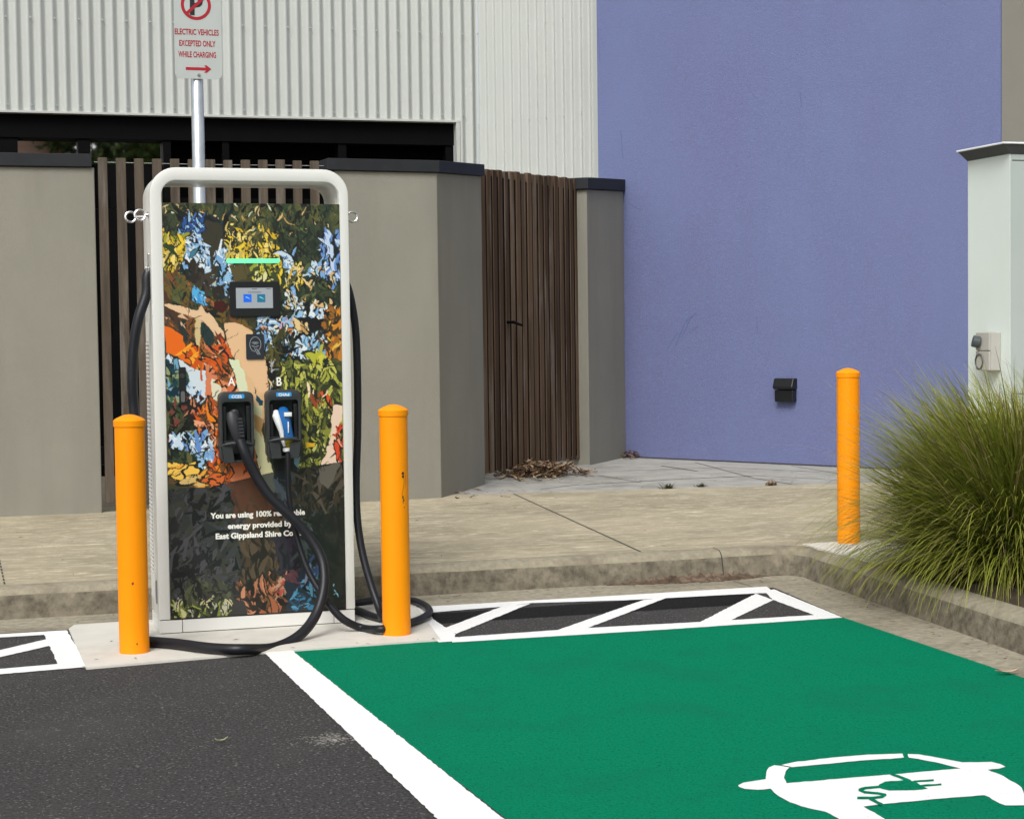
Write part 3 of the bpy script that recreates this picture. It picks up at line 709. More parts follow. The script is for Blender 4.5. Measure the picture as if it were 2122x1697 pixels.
# side louvres (left side)
mb = MB(); mb.box(CX0+.001, CX0+.0028, 9.335, 9.57, .16, 1.62, 0)
side = child(mb, 'side_panel', 'shell2', ch)
mb = MB(); z = .30
mb.box(CX0+.0002, CX0+.0009, 9.41, 9.55, .295, 1.52, 0)
while z < 1.51:
    vs = [(CX0+.0005, 9.412, z), (CX0+.0005, 9.548, z), (CX0-.003, 9.548, z-.003), (CX0-.003, 9.412, z-.003), (CX0+.0005, 9.412, z+.011), (CX0+.0005, 9.548, z+.011), (CX0-.003, 9.548, z+.009), (CX0-.003, 9.412, z+.009)]
    mb.add(vs, [(0,1,2,3),(4,7,6,5),(2,6,7,3),(0,3,7,4),(1,5,6,2)], 1); z += .0215
child(mb, 'vent_grille', ['grille', 'shell2'], ch)
mb = MB(); mb.prism([(9.27,.155),(9.30,.155),(9.33,.175),(9.33,.26),(9.30,.275),(9.27,.275)], 'x', CX0-.0015, CX0+.002); child(mb, 'side_handle', 'grille', ch)
# lifting eyes
for (ex, c0, sgn_) in ((CX0, PY(290,446,9.27), -1), (CX0, PY(270.5,450,9.50), -1), (CX1, PY(730,450,9.27), 1)):
    ey, ez = c0.y, c0.z; mb = MB(); ring = [c0+Vector((.027*math.cos(a), .004*math.sin(a), .027*math.sin(a))) for a in np.linspace(0, 2*PI, 25)]
    mb.loft(ring, [.0055]*25, 8); mb.loft([(ex-sgn_*.001, ey, ez), (ex+sgn_*.004, ey, ez), (ex+sgn_*.006, ey, ez), (c0.x-sgn_*.027, ey, ez)], [.018,.018,.010,.007], 12)
    child(mb, 'lifting_eye', 'steel', ch, smooth=True)

# ---- printed artwork on the front panel
PX0, PX1, PZ0, PZ1 = .921, 1.842, .088, 2.229
AW, AH = 330, 760
def uv(px, py): q = PY(px, py, Y0-.004); return ((q.x-PX0)/(PX1-PX0)*AW, (PZ1-q.z)/(PZ1-PZ0)*AH)
a4 = lambda pts: [uv(330+x/3.857, 410+y/3.857) for x, y in pts]
a5 = lambda pts: [uv(330+x/3.69, 840+y/3.69) for x, y in pts]
img = np.zeros((AH+1, AW+1, 3)); img[:] = (58,60,38)
def fill(poly, col, alpha=1.):
    P = np.array(poly); x0 = max(0, int(P[:,0].min())); x1 = min(AW, int(P[:,0].max())+1); y0 = max(0, int(P[:,1].min())); y1 = min(AH, int(P[:,1].max())+1)
    if x1 < x0 or y1 < y0: return
    yy, xx = np.mgrid[y0:y1+1, x0:x1+1]; ins = np.zeros(xx.shape, bool); n_ = len(P)
    for i in range(n_):
        xa_, ya_ = P[i]; xb_, yb_ = P[(i+1) % n_]
        if ya_ == yb_: continue
        c = ((ya_ > yy) != (yb_ > yy)) & (xx < (xb_-xa_)*(yy-ya_)/(yb_-ya_)+xa_); ins ^= c
    sub = img[y0:y1+1, x0:x1+1]; sub[ins] = sub[ins]*(1-alpha)+np.array(col)*alpha
def jag(poly, a=3.5, step=7):
    out = []
    for i in range(len(poly)):
        p = np.array(poly[i]); q = np.array(poly[(i+1) % len(poly)]); k = max(1, int(np.hypot(*(q-p))/step))
        for j in range(k): out.append(tuple(p+(q-p)*j/k+rng.normal(size=2)*a*.45))
    return out
def leaves(poly, n_, pal, size=7, elong=2.2, ang=90, spread=35, al=1.):
    P = np.array(poly); x0, y0 = P.min(0); x1, y1 = P.max(0); k = 0; tries = 0
    while k < n_ and tries < n_*6:
        tries += 1; x = rng.uniform(x0, x1); y = rng.uniform(y0, y1); ins = False
        for i in range(len(P)):
            xa_, ya_ = P[i]; xb_, yb_ = P[(i+1) % len(P)]
            if (ya_ > y) != (yb_ > y) and x < (xb_-xa_)*(y-ya_)/(yb_-ya_)+xa_: ins = not ins
        if not ins: continue
        k += 1; s = size*math.exp(np.clip(rng.normal()*.45, -1, .55)); cc_ = pal[rng.randint(len(pal))]; lum = sum(cc_); s *= .74 if lum > 330 else .85; th = math.radians(ang+rng.normal()*spread); m_ = rng.randint(6, 10); e = elong*1.3*math.exp(rng.normal()*.3)
        bend_ = rng.normal()*.5; sh = []
        m_ = 14; f1, f2, f3 = rng.uniform(0, 2*PI, 3); a2, a3, a5_ = rng.uniform(.05, .35), rng.uniform(.05, .38), rng.uniform(0, .2)
        for j in range(m_):
            a = 2*PI*j/m_; rr = max(.2, .85+a2*math.sin(2*a+f1)+a3*math.sin(3*a+f2)+a5_*math.sin(5*a+f3))*(1+.25*abs(math.cos(a))**6); u = math.cos(a)*s*rr*math.sqrt(e); w = math.sin(a)*s*rr/math.sqrt(e)+bend_*u*u/(s*4)
            sh.append((x+u*math.cos(th)-w*math.sin(th), y-(u*math.sin(th)+w*math.cos(th))))
        if lum > 240 and rng.rand() < .5:
            ax_, ay_ = rng.normal(size=2)*1.2; fill([(x+ax_+(p[0]-x)*1.38, y+ay_+(p[1]-y)*1.28) for p in sh], DARKS[rng.randint(4)])
        fill(sh, cc_, al)
DARKS = [(16,20,18),(30,36,26),(46,44,30),(20,30,32)]
OL = [(92,92,50),(78,84,46),(66,72,40)]; DG = [(42,58,40),(30,44,32),(22,30,24),(56,66,42)]; BK = [(10,13,12),(14,18,18)]
SK = [(196,214,226),(150,190,220),(120,165,210),(222,230,232)]; YE = [(232,200,50),(206,170,40),(200,178,96),(238,214,120)]; TN = [(214,178,122),(224,196,140),(190,150,90)]
TE = [(14,44,54),(20,60,72),(10,30,38)]; BR = [(96,64,40),(120,76,40),(72,48,34),(150,92,44)]; ORG_ = [(226,104,20),(232,130,24),(204,86,24),(186,80,30)]; SA = [(216,132,90),(206,110,66),(226,160,118)]
# top canopy
fill(a4([(0,30),(1440,30),(1440,420),(0,420)]), (74,78,44)); leaves(a4([(0,40),(1440,40),(1440,400),(0,400)]), 260, OL+DG, 10, 1.6)
fill(jag(a4([(650,80),(950,60),(1000,220),(900,330),(620,340),(600,200)])), (88,90,50)); leaves(a4([(0,40),(1440,40),(1440,330),(0,330)]), 300, DG+OL+BK, 5, 2.4); leaves(a4([(0,40),(1440,40),(1440,300),(0,300)]), 55, TN+[(206,214,190)], 3.4, 3)
# left dark trunk + sky
fill(jag(a4([(180,150),(420,130),(520,200),(540,420),(500,640),(560,800),(470,820),(380,620),(200,560),(120,300)])), (24,38,40))
leaves(a4([(180,150),(530,150),(560,760),(180,700)]), 120, TE+BK, 8, 2.2, 110)
fill(jag(a4([(370,180),(500,200),(520,400),(450,650),(380,640),(400,450),(330,330)])), (52,50,36))
leaves(a4([(190,150),(340,150),(350,300),(210,310)]), 34, [(60,110,180),(40,80,150),(150,190,220)], 5, 2.4)
leaves(a4([(150,270),(380,330),(420,520),(340,560),(200,380)]), 60, SK, 5.5, 2.2, 130); leaves(a4([(180,380),(260,380),(250,560),(180,560)]), 18, SK+[(60,120,140)], 7, 2.3)
leaves(a4([(440,380),(560,400),(620,680),(500,760),(450,600)]), 55, SK+[(90,170,210),(16,50,90)], 7.5, 2.4, 100)
leaves(a4([(330,540),(450,560),(450,720),(370,700)]), 18, SK+[(190,196,170),(110,170,220)], 7, 2.2, 120)
# left yellow
fill(jag(a4([(10,300),(190,310),(150,420),(110,600),(20,620)])), (120,132,30)); leaves(a4([(10,300),(200,300),(190,630),(15,620)]), 60, YE+[(150,150,34),(40,60,30)], 7, 2.4)
# centre yellow
leaves(a4([(530,240),(980,230),(960,490),(540,490)]), 120, YE+[(80,80,40),(90,90,46),(60,60,34)], 5, 2.2); leaves(a4([(540,380),(960,360),(960,490),(540,490)]), 50, YE, 5, 2.)
leaves(a4([(720,530),(1000,530),(1040,700),(960,720),(720,650)]), 60, [(196,196,80),(150,156,50),(220,216,150),(226,196,50),(60,70,34)], 7, 2.2, 70); fill(jag(a4([(560,540),(720,540),(710,660),(590,660)])), (84,76,44))
# dark right mass
fill(jag(a4([(960,300),(1440,280),(1440,1000),(1150,1080),(980,960),(960,700)])), (14,20,18))
leaves(a4([(950,250),(1440,250),(1440,960),(960,960)]), 360, DG+DG+[(84,96,54),(104,112,66)], 6.5, 2.4); leaves(a4([(950,280),(1300,280),(1300,500),(960,500)]), 90, DG, 6, 3)
leaves(a4([(1290,310),(1440,310),(1440,700),(1330,640)]), 70, [(150,180,225),(190,208,232),(100,140,200),(16,22,40)], 8, 2.1); leaves(a4([(1180,500),(1330,520),(1320,620),(1200,620)]), 18, SK, 7, 1.6)
leaves(a4([(980,380),(1110,520),(1110,620),(960,560)]), 22, SK, 8, 2.0, 120); leaves(a4([(940,540),(1160,540),(1150,700),(960,700)]), 26, YE+OL, 6, 2.5)
leaves(a4([(1000,760),(1090,760),(1100,860),(1000,860)]), 14, SK, 7, 1.7); leaves(a4([(1050,870),(1330,870),(1330,1060),(1180,1060)]), 46, SK+[(12,16,18)], 9, 1.8)
leaves(a4([(1000,500),(1430,600),(1430,900),(1000,900)]), 36, TN+[(190,196,160)], 4, 2.2)
# olive brown band
fill(jag(a4([(30,590),(260,640),(420,760),(600,880),(740,1050),(700,1090),(420,960),(180,850),(40,840)])), (104,84,36)); leaves(a4([(30,590),(300,650),(560,900),(740,1060),(560,1000),(60,840)]), 70, BR+OL+DG, 8, 2.3, 120)
fill(jag(a4([(265,700),(310,710),(370,760),(385,860),(330,850),(265,820)]), 4, 6), (84,170,218)); leaves(a4([(280,720),(370,780),(370,850),(290,830)]), 6, [(60,140,200),(150,205,235)], 5)
fill(jag(a4([(440,830),(520,820),(550,880),(520,920),(440,890)])), (62,18,16)); leaves(a4([(100,650),(300,560),(560,800),(420,800)]), 26, [(60,52,40),(40,36,30)], 9, 1.8)
# tree limb: peach
fill(jag(a4([(40,840),(160,860),(300,900),(330,870),(420,960),(520,1080),(590,1280),(560,1290),(420,1060),(300,970),(150,930),(40,880)])), (224,186,146))
fill(jag(a4([(520,1000),(640,1000),(740,1070),(850,1280),(880,1450),(890,1560),(880,1800),(700,1800),(600,1300),(540,1150)]), 3), (222,180,134))
leaves(a4([(50,880),(300,960),(500,1200),(560,1560),(300,1380),(60,1060)]), 110, BR+[(214,178,140),(58,50,36),(36,46,44)], 9, 2.8, 128, 16)
fill(jag(a4([(330,990),(400,1020),(450,1150),(440,1230),(380,1180),(330,1080)])), (34,54,52)); fill(jag(a4([(400,980),(460,1040),(530,1140),(600,1270),(570,1290),(500,1190)])), (110,48,26)); fill(jag(a4([(480,1120),(530,1150),(600,1290),(560,1290)])), (206,88,30))
fill(jag(a4([(290,920),(330,980),(330,1200),(360,1300),(310,1260),(280,1050)])), (206,184,132))
# orange blob
fill(jag(a4([(45,1030),(100,1040),(180,1110),(220,1200),(300,1230),(350,1300),(350,1380),(300,1380),(180,1290),(60,1240)]), 3), (226,104,20)); leaves(a4([(180,1160),(340,1250),(340,1370),(240,1340)]), 16, [(236,140,26),(244,160,40),(200,80,20)], 8, 2)
# lower-left pale
fill(jag(a4([(55,1250),(180,1300),(300,1385),(370,1370),(395,1590),(330,1640),(200,1560),(60,1480)])), (205,216,222)); leaves(a4([(60,1300),(220,1380),(240,1640),(60,1640)]), 70, TE+[(110,160,190),(60,90,60),(140,150,110)], 8, 2.2, 120); leaves(a4([(220,1480),(330,1560),(340,1690),(220,1640)]), 26, SK+BK+[(60,30,34)], 7, 2)
fill(jag(a4([(310,1200),(330,1190),(350,1460),(330,1470)]), 2), (190,90,30))
# salmon and orange columns
fill(jag(a4([(380,1280),(440,1260),(500,1440),(520,1600),(400,1700),(370,1500)])), (212,124,84)); fill(jag(a4([(420,1440),(500,1500),(520,1640),(420,1620)])), (220,216,186)); leaves(a4([(370,1150),(470,1180),(600,1400),(640,1540),(480,1480)]), 50, ORG_+SA+BR, 8, 2.5, 120); leaves(a4([(500,1480),(640,1480),(640,1560),(500,1560)]), 12, SA+[(196,110,50)], 9, 1.4)
fill(jag(a4([(560,1290),(630,1290),(680,1420),(740,1600),(720,1800),(660,1600),(600,1420)]), 3), (216,222,184))
fill(jag(a4([(760,1490),(780,1560),(830,1640),(820,1760),(780,1620)])), (24,70,84))
for q in ((740,1320),(745,1380),(560,1080),(780,1310)): fill(jag(a4([(q[0]-8,q[1]-14),(q[0]+12,q[1]),(q[0]+4,q[1]+16)]),1,3), (70,56,44))
fill(jag(a4([(530,1010),(640,1005),(735,1075),(800,1180),(850,1290),(880,1450),(888,1540),(800,1560),(740,1440),(690,1400),(640,1290),(600,1270),(545,1150)]), 3), (226,186,142))
fill(jag(a4([(60,850),(160,868),(300,905),(330,880),(420,965),(500,1070),(470,1090),(400,1010),(300,960),(150,915),(50,875)]),2.5), (226,190,150))
# middle right: black + pale blue + orange
fill(jag(a4([(790,950),(1340,960),(1340,1200),(1180,1320),(1000,1500),(880,1560),(850,1250),(840,1080)])), (16,18,18))
leaves(a4([(790,960),(1080,960),(1060,1080),(830,1080)]), 40, SK+[(206,160,180),(220,180,170),(230,224,200),(190,120,60)], 8, 1.9, 40); leaves(a4([(840,1090),(950,1090),(950,1270),(850,1280)]), 30, SK+[(20,30,50)], 7, 2.6, 80)
leaves(a4([(1010,1100),(1330,1080),(1330,1230),(1020,1260)]), 60, SK+[(40,44,44),(206,130,50),(90,140,170)], 9, 1.8); leaves(a4([(1060,1000),(1200,1000),(1180,1080),(1070,1080)]), 12, TN+[(236,220,170)], 10, 1.5)
leaves(a4([(880,1080),(1080,1080),(1050,1500),(900,1500)]), 70, [(90,86,44),(60,60,34),(40,46,30)]+BK, 7, 2.6); leaves(a4([(880,1290),(960,1290),(980,1560),(890,1560)]), 18, TN+BK+[(170,176,180)], 4, 3)
fill(jag(a4([(1340,1130),(1460,1080),(1470,1330),(1350,1330)])), (190,122,34)); leaves(a4([(1320,900),(1460,900),(1470,1380),(1320,1380)]), 50, [(206,130,34),(150,96,36),(60,50,30),(224,180,70)], 7, 2)
# right lower foliage
rl = a4([(960,1300),(1480,1300),(1490,1700),(1040,1700)]); fill(jag(rl), (70,74,36)); fill(jag(a5([(1050,0),(1410,0),(1420,440),(1060,500)])), (72,78,38))
leaves(rl, 170, [(160,164,62),(120,126,50),(90,96,42),(190,190,90),(50,56,32),(34,40,26)], 7.5, 2.4); leaves(a5([(1060,0),(1400,0),(1410,440),(1060,500)]), 210, [(168,170,64),(130,134,54),(90,96,44),(196,196,110),(50,56,32),(34,38,26)], 7, 2.4)
leaves(a4([(1190,1200),(1300,1220),(1300,1300),(1190,1300)]), 12, [(176,176,56),(200,196,70)], 8, 1.8); leaves(a4([(1180,1520),(1400,1520),(1400,1690),(1180,1690)]), 11, [(206,86,30),(230,160,90),(240,216,180),(150,70,40)], 6, 2.4)
fill(jag(a5([(1120,280),(1190,285),(1190,315),(1130,320)]),2,5), (226,180,40)); fill(jag(a5([(1330,0),(1400,0),(1410,60),(1350,230),(1400,440),(1240,450),(1310,240)])), (226,200,176)); leaves(a5([(1320,150),(1410,150),(1410,430),(1340,400)]), 16, [(206,70,40),(230,150,120),(50,40,34)], 6, 2.4)
# left of holster A and below
fill(jag(a5([(60,0),(330,0),(450,250),(440,480),(90,480)])), (18,20,18)); leaves(a5([(60,0),(330,0),(420,260),(70,260)]), 90, DG+[(80,86,48),(110,60,50),(150,156,120)]+BK, 7, 2.3)
leaves(a5([(230,0),(330,0),(330,120),(240,140)]), 16, [(190,120,90),(130,50,34),(40,24,22)], 6, 2.6)
fill(jag(a5([(330,0),(460,0),(460,420),(420,420),(380,260),(300,180)])), (196,96,34)); leaves(a5([(320,0),(460,0),(460,440),(400,330),(300,180)]), 60, ORG_+BR+SA, 7, 2.4, 110)
leaves(a5([(90,240),(400,230),(420,460),(280,480),(260,360),(90,330)]), 85, SK+SK+[(100,140,200),(14,26,40)], 8.5, 1.8); leaves(a5([(70,350),(280,360),(280,460),(80,470)]), 40, DG+OL, 7, 2)
fill(jag(a5([(480,320),(760,320),(770,560),(540,590),(480,520)])), (210,122,80)); leaves(a5([(400,400),(520,400),(540,600),(380,620)]), 26, ORG_+BR, 9, 1.8); leaves(a5([(640,250),(760,250),(770,540),(660,520)]), 34, ORG_+BR+[(200,90,40)], 7, 2.4)
fill(jag(a5([(700,0),(790,0),(780,180),(860,480),(880,520),(780,540),(730,330)]),3), (214,210,164)); fill(jag(a5([(720,60),(790,100),(780,250),(730,170)]),2), (190,146,90)); fill(jag(a5([(800,140),(840,140),(850,420),(830,440)]),2), (96,96,80))
fill(jag(a5([(60,450),(420,500),(540,590),(400,640),(80,600)])), (92,66,40)); leaves(a5([(60,460),(180,470),(360,520),(340,600),(140,560)]), 26, [(226,160,56),(206,176,110),(236,190,80)], 9, 1.7, 10, 20); leaves(a5([(300,480),(540,560),(400,620)]), 10, [(206,100,40)], 7, 2, 10)
fill(jag(a5([(870,350),(1060,350),(1060,500),(880,520)])), (24,26,26)); fill(jag(a5([(1030,390),(1075,400),(1060,480),(1030,450)]),1.5), (120,160,176))
# lower dark zone
base = a5([(60,640),(400,622),(540,588),(850,515),(1430,425),(1450,1560),(95,1650)])
low = img.copy()
fill(base, (34,34,32))
leaves(a5([(70,620),(560,600),(640,1000),(560,1500),(90,1560)]), 800, [(58,58,60),(44,46,44),(70,68,72),(22,22,22),(16,16,17),(52,54,44)], 9, 2.6, 70, 45)
leaves(a5([(560,590),(860,520),(900,900),(740,1000),(600,800)]), 60, [(92,56,38),(76,50,36),(62,46,36)], 11, 2.2, 100); fill(jag(a5([(560,600),(720,560),(860,840),(760,950),(620,800)])), (88,56,38), .7)
fill(jag(a5([(760,535),(880,512),(890,640),(850,700),(790,650)])), (84,88,78)); fill(jag(a5([(880,510),(1060,480),(1060,640),(900,700)])), (30,34,38)); leaves(a5([(880,640),(1080,500),(1080,900),(900,860)]), 40, [(58,60,54),(30,32,34),(66,76,84)], 8, 2.4)
leaves(a5([(1060,480),(1430,430),(1430,1000),(1060,900)]), 190, [(56,48,36),(44,44,32),(28,28,24),(78,70,60),(20,20,18)], 8, 3.0); fill(jag(a5([(1230,460),(1390,440),(1300,640),(1230,600)])), (92,88,78))
fill(jag(a5([(620,950),(900,900),(960,1250),(900,1340),(640,1410)])), (62,52,42)); leaves(a5([(640,950),(900,900),(950,1300),(640,1400)]), 90, [(84,70,54),(54,46,38),(36,30,26),(70,56,42)], 10, 3, 95, 18)
fill(jag(a5([(860,1000),(1050,960),(1060,1290),(950,1310)])), (36,32,40)); leaves(a5([(880,1000),(1040,980),(1040,1280),(950,1300)]), 22, [(50,44,54),(30,28,34)], 9, 2.2); leaves(a5([(1050,850),(1200,900),(1200,1200),(1080,1200)]), 26, [(56,66,66),(40,46,46),(70,80,80)], 10, 2.4, 105)
fill(a5([(1160,850),(1430,800),(1450,1560),(1230,1590),(1200,1200)]), (30,29,27)); leaves(a5([(1180,850),(1430,820),(1440,1540),(1240,1560)]), 60, [(38,36,32),(24,23,22)], 10, 2.4)
P_ = np.array(base); yy, xx = np.mgrid[0:AH+1, 0:AW+1]; ins = np.zeros(xx.shape, bool)
for i in range(len(P_)):
    xa_, ya_ = P_[i]; xb_, yb_ = P_[(i+1) % len(P_)]
    if ya_ != yb_: ins ^= ((ya_ > yy) != (yb_ > yy)) & (xx < (xb_-xa_)*(yy-ya_)/(yb_-ya_)+xa_)
ins |= yy > AH*.75
img[~ins] = low[~ins]
# bright lower strips
fill(jag(a5([(640,1410),(900,1330),(980,1590),(560,1630)])), (40,32,26)); leaves(a5([(600,1400),(900,1330),(960,1580),(660,1620)]), 90, [(150,90,60),(170,110,80),(110,74,50),(96,64,44),(190,130,96),(40,30,26),(30,24,22)], 8, 2.6, 100); leaves(a5([(900,1310),(970,1310),(990,1500),(930,1500)]), 14, [(170,70,60),(200,140,110),(180,150,120)], 7, 3, al=.8)
fill(jag(a5([(960,1310),(1060,1280),(1200,1240),(1230,1560),(980,1590)])), (34,42,52)); leaves(a5([(1050,1340),(1180,1340),(1180,1560),(1020,1560)]), 26, [(50,110,145),(80,140,170),(40,70,95)], 5, 2.4, 60, 60); leaves(a5([(1110,1210),(1230,1220),(1230,1420),(1160,1400)]), 26, [(80,130,155),(56,76,120),(110,120,140),(66,60,88)], 7, 2.2)
leaves(a5([(940,1280),(1070,1270),(1060,1330),(960,1340)]), 10, [(96,56,66),(80,50,56)], 6, 2); fill(jag(a5([(560,1500),(640,1480),(680,1600),(500,1620),(480,1590)])), (46,46,44))
leaves(a5([(95,1490),(560,1480),(500,1640),(95,1650)]), 100, [(176,176,150),(150,160,70),(60,70,34),(196,190,140),(110,120,50),(20,22,18)], 7, 2); leaves(a5([(1330,1370),(1400,1370),(1390,1540),(1320,1540)]), 4, [(120,170,190)], 3, 2); leaves(a5([(200,1380),(560,1350),(540,1500),(200,1510)]), 60, [(60,64,44),(80,84,60),(26,28,24)], 7, 2.4)
# black contour strokes all over the upper part
for k in range(420):
    x = rng.uniform(0, AW); y = rng.uniform(0, AH*.66); lx_ = x; ly_ = y; a = math.radians(90+rng.normal()*35)
    if img[int(y), int(min(x, AW))].sum() > 330: continue
    w = rng.uniform(.35, 1.0)
    for j in range(rng.randint(3, 9)):
        a += rng.normal()*.5; nx_ = lx_+4.2*math.cos(a); ny_ = ly_-4.2*math.sin(a)
        fill([(lx_-w, ly_-w*.4), (nx_-w, ny_-w*.4), (nx_+w, ny_+w*.4), (lx_+w, ly_+w*.4)], (16,20,18), .85); lx_, ly_ = nx_, ny_
ART_GAIN = .92
im = np.clip(img/255., 0, 1); lin = np.where(im <= .04045, im/12.92, ((im+.055)/1.055)**2.4)*ART_GAIN
NXg, NYg = AW+1, AH+1
xs = PX0+np.arange(NXg)/AW*(PX1-PX0); zs = PZ1-np.arange(NYg)/AH*(PZ1-PZ0)
XX, ZZ = np.meshgrid(xs, zs); po = ORG[ch.name]
VV = np.stack([XX.ravel()-po.x, np.full(XX.size, Y0-.004)-po.y, ZZ.ravel()-po.z], 1)
me = bpy.data.meshes.new('artwork_panel'); nV = len(VV)
ii = (np.arange(NYg-1)[:,None]*NXg+np.arange(NXg-1)[None,:]).ravel()
quad = np.stack([ii, ii+NXg, ii+NXg+1, ii+1], 1)
# closed slab: front grid + back rectangle rim
bk = np.array([(PX0,PZ1),(PX1,PZ1),(PX1,PZ0),(PX0,PZ0)])
VB = np.array([(x-po.x, Y0+.016-po.y, z-po.z) for x, z in bk]); FBk = np.array([(x-po.x, Y0-.004-po.y, z-po.z) for x, z in bk])
VA = np.concatenate([VV, VB, FBk]); ex = [(nV+0,nV+1,nV+5,nV+4),(nV+1,nV+2,nV+6,nV+5),(nV+2,nV+3,nV+7,nV+6),(nV+3,nV+0,nV+4,nV+7)]
QA = np.concatenate([quad, np.array(ex)])
me.vertices.add(len(VA)); me.vertices.foreach_set('co', VA.astype('f').ravel())
me.loops.add(len(QA)*4); me.loops.foreach_set('vertex_index', QA.astype('i').ravel()); me.polygons.add(len(QA))
me.polygons.foreach_set('loop_start', (np.arange(len(QA))*4).astype('i')); me.update(calc_edges=True); me.validate()
at = me.attributes.new('Col', 'FLOAT_COLOR', 'POINT'); cc = np.ones((len(VA), 4)); cc[:nV,:3] = lin.reshape(-1,3); cc[nV:,:3] = .5; at.data.foreach_set('color', cc.astype('f').ravel())
me.materials.append(M['art']); art = bpy.data.objects.new('artwork_panel', me); C.objects.link(art); art.parent = ch; ORG[art.name] = po

YF = Y0-.004
def fx(px, py): q = PY(px, py, YF); return q.x, q.z
for body, py, pxl, pxr in (('You are using 100% renewable', 1075.5, 436, 632), ('energy provided by', 1096, 472, 606), ('East Gippsland Shire Council', 1117.5, 447, 638)):
    xl, zl = fx(pxl, py); xr, zr = fx(pxr, py-(pxr-pxl)*.055)
    o = text('lettering', body, 'letter', art, 1.38, YF-.0008, (zl+zr)/2, .0395, 1., bold=.0016)
    vx = [v.co.x for v in o.data.vertices]; wdt = max(vx)-min(vx); mid = (xl+xr)/2-po.x; cm = (max(vx)+min(vx))/2
    for v in o.data.vertices: v.co.x = mid+(v.co.x-cm)*(xr-xl)/wdt
for ltr, px in (('A', 480), ('B', 578)):
    x_, z_ = fx(px, 799); text('lettering', ltr, 'letter', art, x_, YF-.0008, z_, .062, .85, bold=.0012)
# light bar
x0, z0 = fx(469,541); x1, _ = fx(580,541)
mb = MB(); mb.prism(rrect(x0, x1, z0-.0115, z0+.0115, .0114, 5), 'y', YF-.004, YF-.0002); child(mb, 'light_bar', 'led', ch)
# screen
x0, z0 = fx(475,584); x1, z1 = fx(580,655)
mb = MB(); mb.prism(rrect(x0, x1, z1, z0, .008, 3), 'y', YF-.012, YF-.0002); scr = child(mb, 'screen', 'plastic_blk', ch, bevel=.002)
a0, b0 = fx(488,597); a1, b1 = fx(565,638.5)
mb = MB(); mb.box(a0, a1, YF-.0135, YF-.0122, b1, b0); child(mb, 'display', 'screen_lit', scr)
for k, mm in ((503.5,'icon1'), (532,'icon2')):
    i0, j0 = fx(k, 610); i1, j1 = fx(k+17, 626.5)
    mb = MB(); mb.box(i0, i1, YF-.0142, YF-.0136, j1, j0); child(mb, 'icon', mm, scr)
    cxm, czm = (i0+i1)/2, (j0+j1)/2
    mb = MB(); mb.prism([(cxm-.013,czm+.006),(cxm-.004,czm+.0075),(cxm+.008,czm+.001),(cxm+.014,czm-.006),(cxm+.002,czm+.0)], 'y', YF-.0150, YF-.0143); child(mb, 'icon', 'icon3', scr)
mb = MB(); q0, w0 = fx(513,606); q1, _ = fx(540,606); mb.box(q0, q1, YF-.0142, YF-.0136, w0-.0012, w0+.0012); q0, w0 = fx(521,599.3); q1, _ = fx(532,599); mb.box(q0, q1, YF-.0142, YF-.0136, w0-.0012, w0+.0012); q0, w0 = fx(551,599); q1, _ = fx(560,599); mb.box(q0, q1, YF-.0142, YF-.0136, w0-.0012, w0+.0012)
child(mb, 'caption', 'plastic', scr)
# card reader
x0, z0 = fx(509,692.5); x1, z1 = fx(547.5,744)
mb = MB(); mb.prism(rrect(x0, x1, z1, z0, .006, 3), 'y', YF-.008, YF-.0002); crd = child(mb, 'card_reader', 'card', ch, bevel=.0015)
cx_, cz_ = (x0+x1)/2+.001, (z0+z1)/2+.008
lines = [[(cx_+.029*math.cos(a), cz_+.004+.038*math.sin(a)) for a in np.linspace(-.8, 2*PI-1.7, 26)]]
for r_ in (.006, .011, .016): lines.append([(cx_+r_*1.1*math.cos(a), cz_+.002+(r_-.006)*.9+.004*math.sin(a)) for a in np.linspace(.2, PI-.2, 7)])
lines.append([(cx_-.018, cz_-.004), (cx_, cz_-.010), (cx_+.018, cz_-.004)])
lines += [[(cx_-.004, cz_-.016), (cx_+.004, cz_-.036), (cx_+.014, cz_-.050)], [(cx_+.006, cz_-.018), (cx_+.012, cz_-.034), (cx_+.016, cz_-.046)], [(cx_+.014, cz_-.024), (cx_+.024, cz_-.050)]]
child(strokes(lines, .0022, YF-.0083, .0006), 'contactless_symbol', 'grey_line', crd)
# narrow key plate
x0, z0 = fx(370,761); x1, z1 = fx(386,838)
mb = MB(); mb.prism(rrect(x0, x1, z1, z0, .004, 2), 'y', YF-.006, YF-.0002); kp = child(mb, 'key_plate', 'plastic_blk', ch)
mb = MB(); xm = (x0+x1)/2; mb.loft([(xm, YF-.006, z0-.045), (xm, YF-.010, z0-.045)], [.013,.012], 14); child(mb, 'lock', 'plastic', kp)
mb = MB(); mb.prism(rrect(xm-.010, xm+.011, z1+.012, z1+.068, .009, 4), 'y', YF-.011, YF-.0062); mb2 = child(mb, 'lever', 'gap', kp)

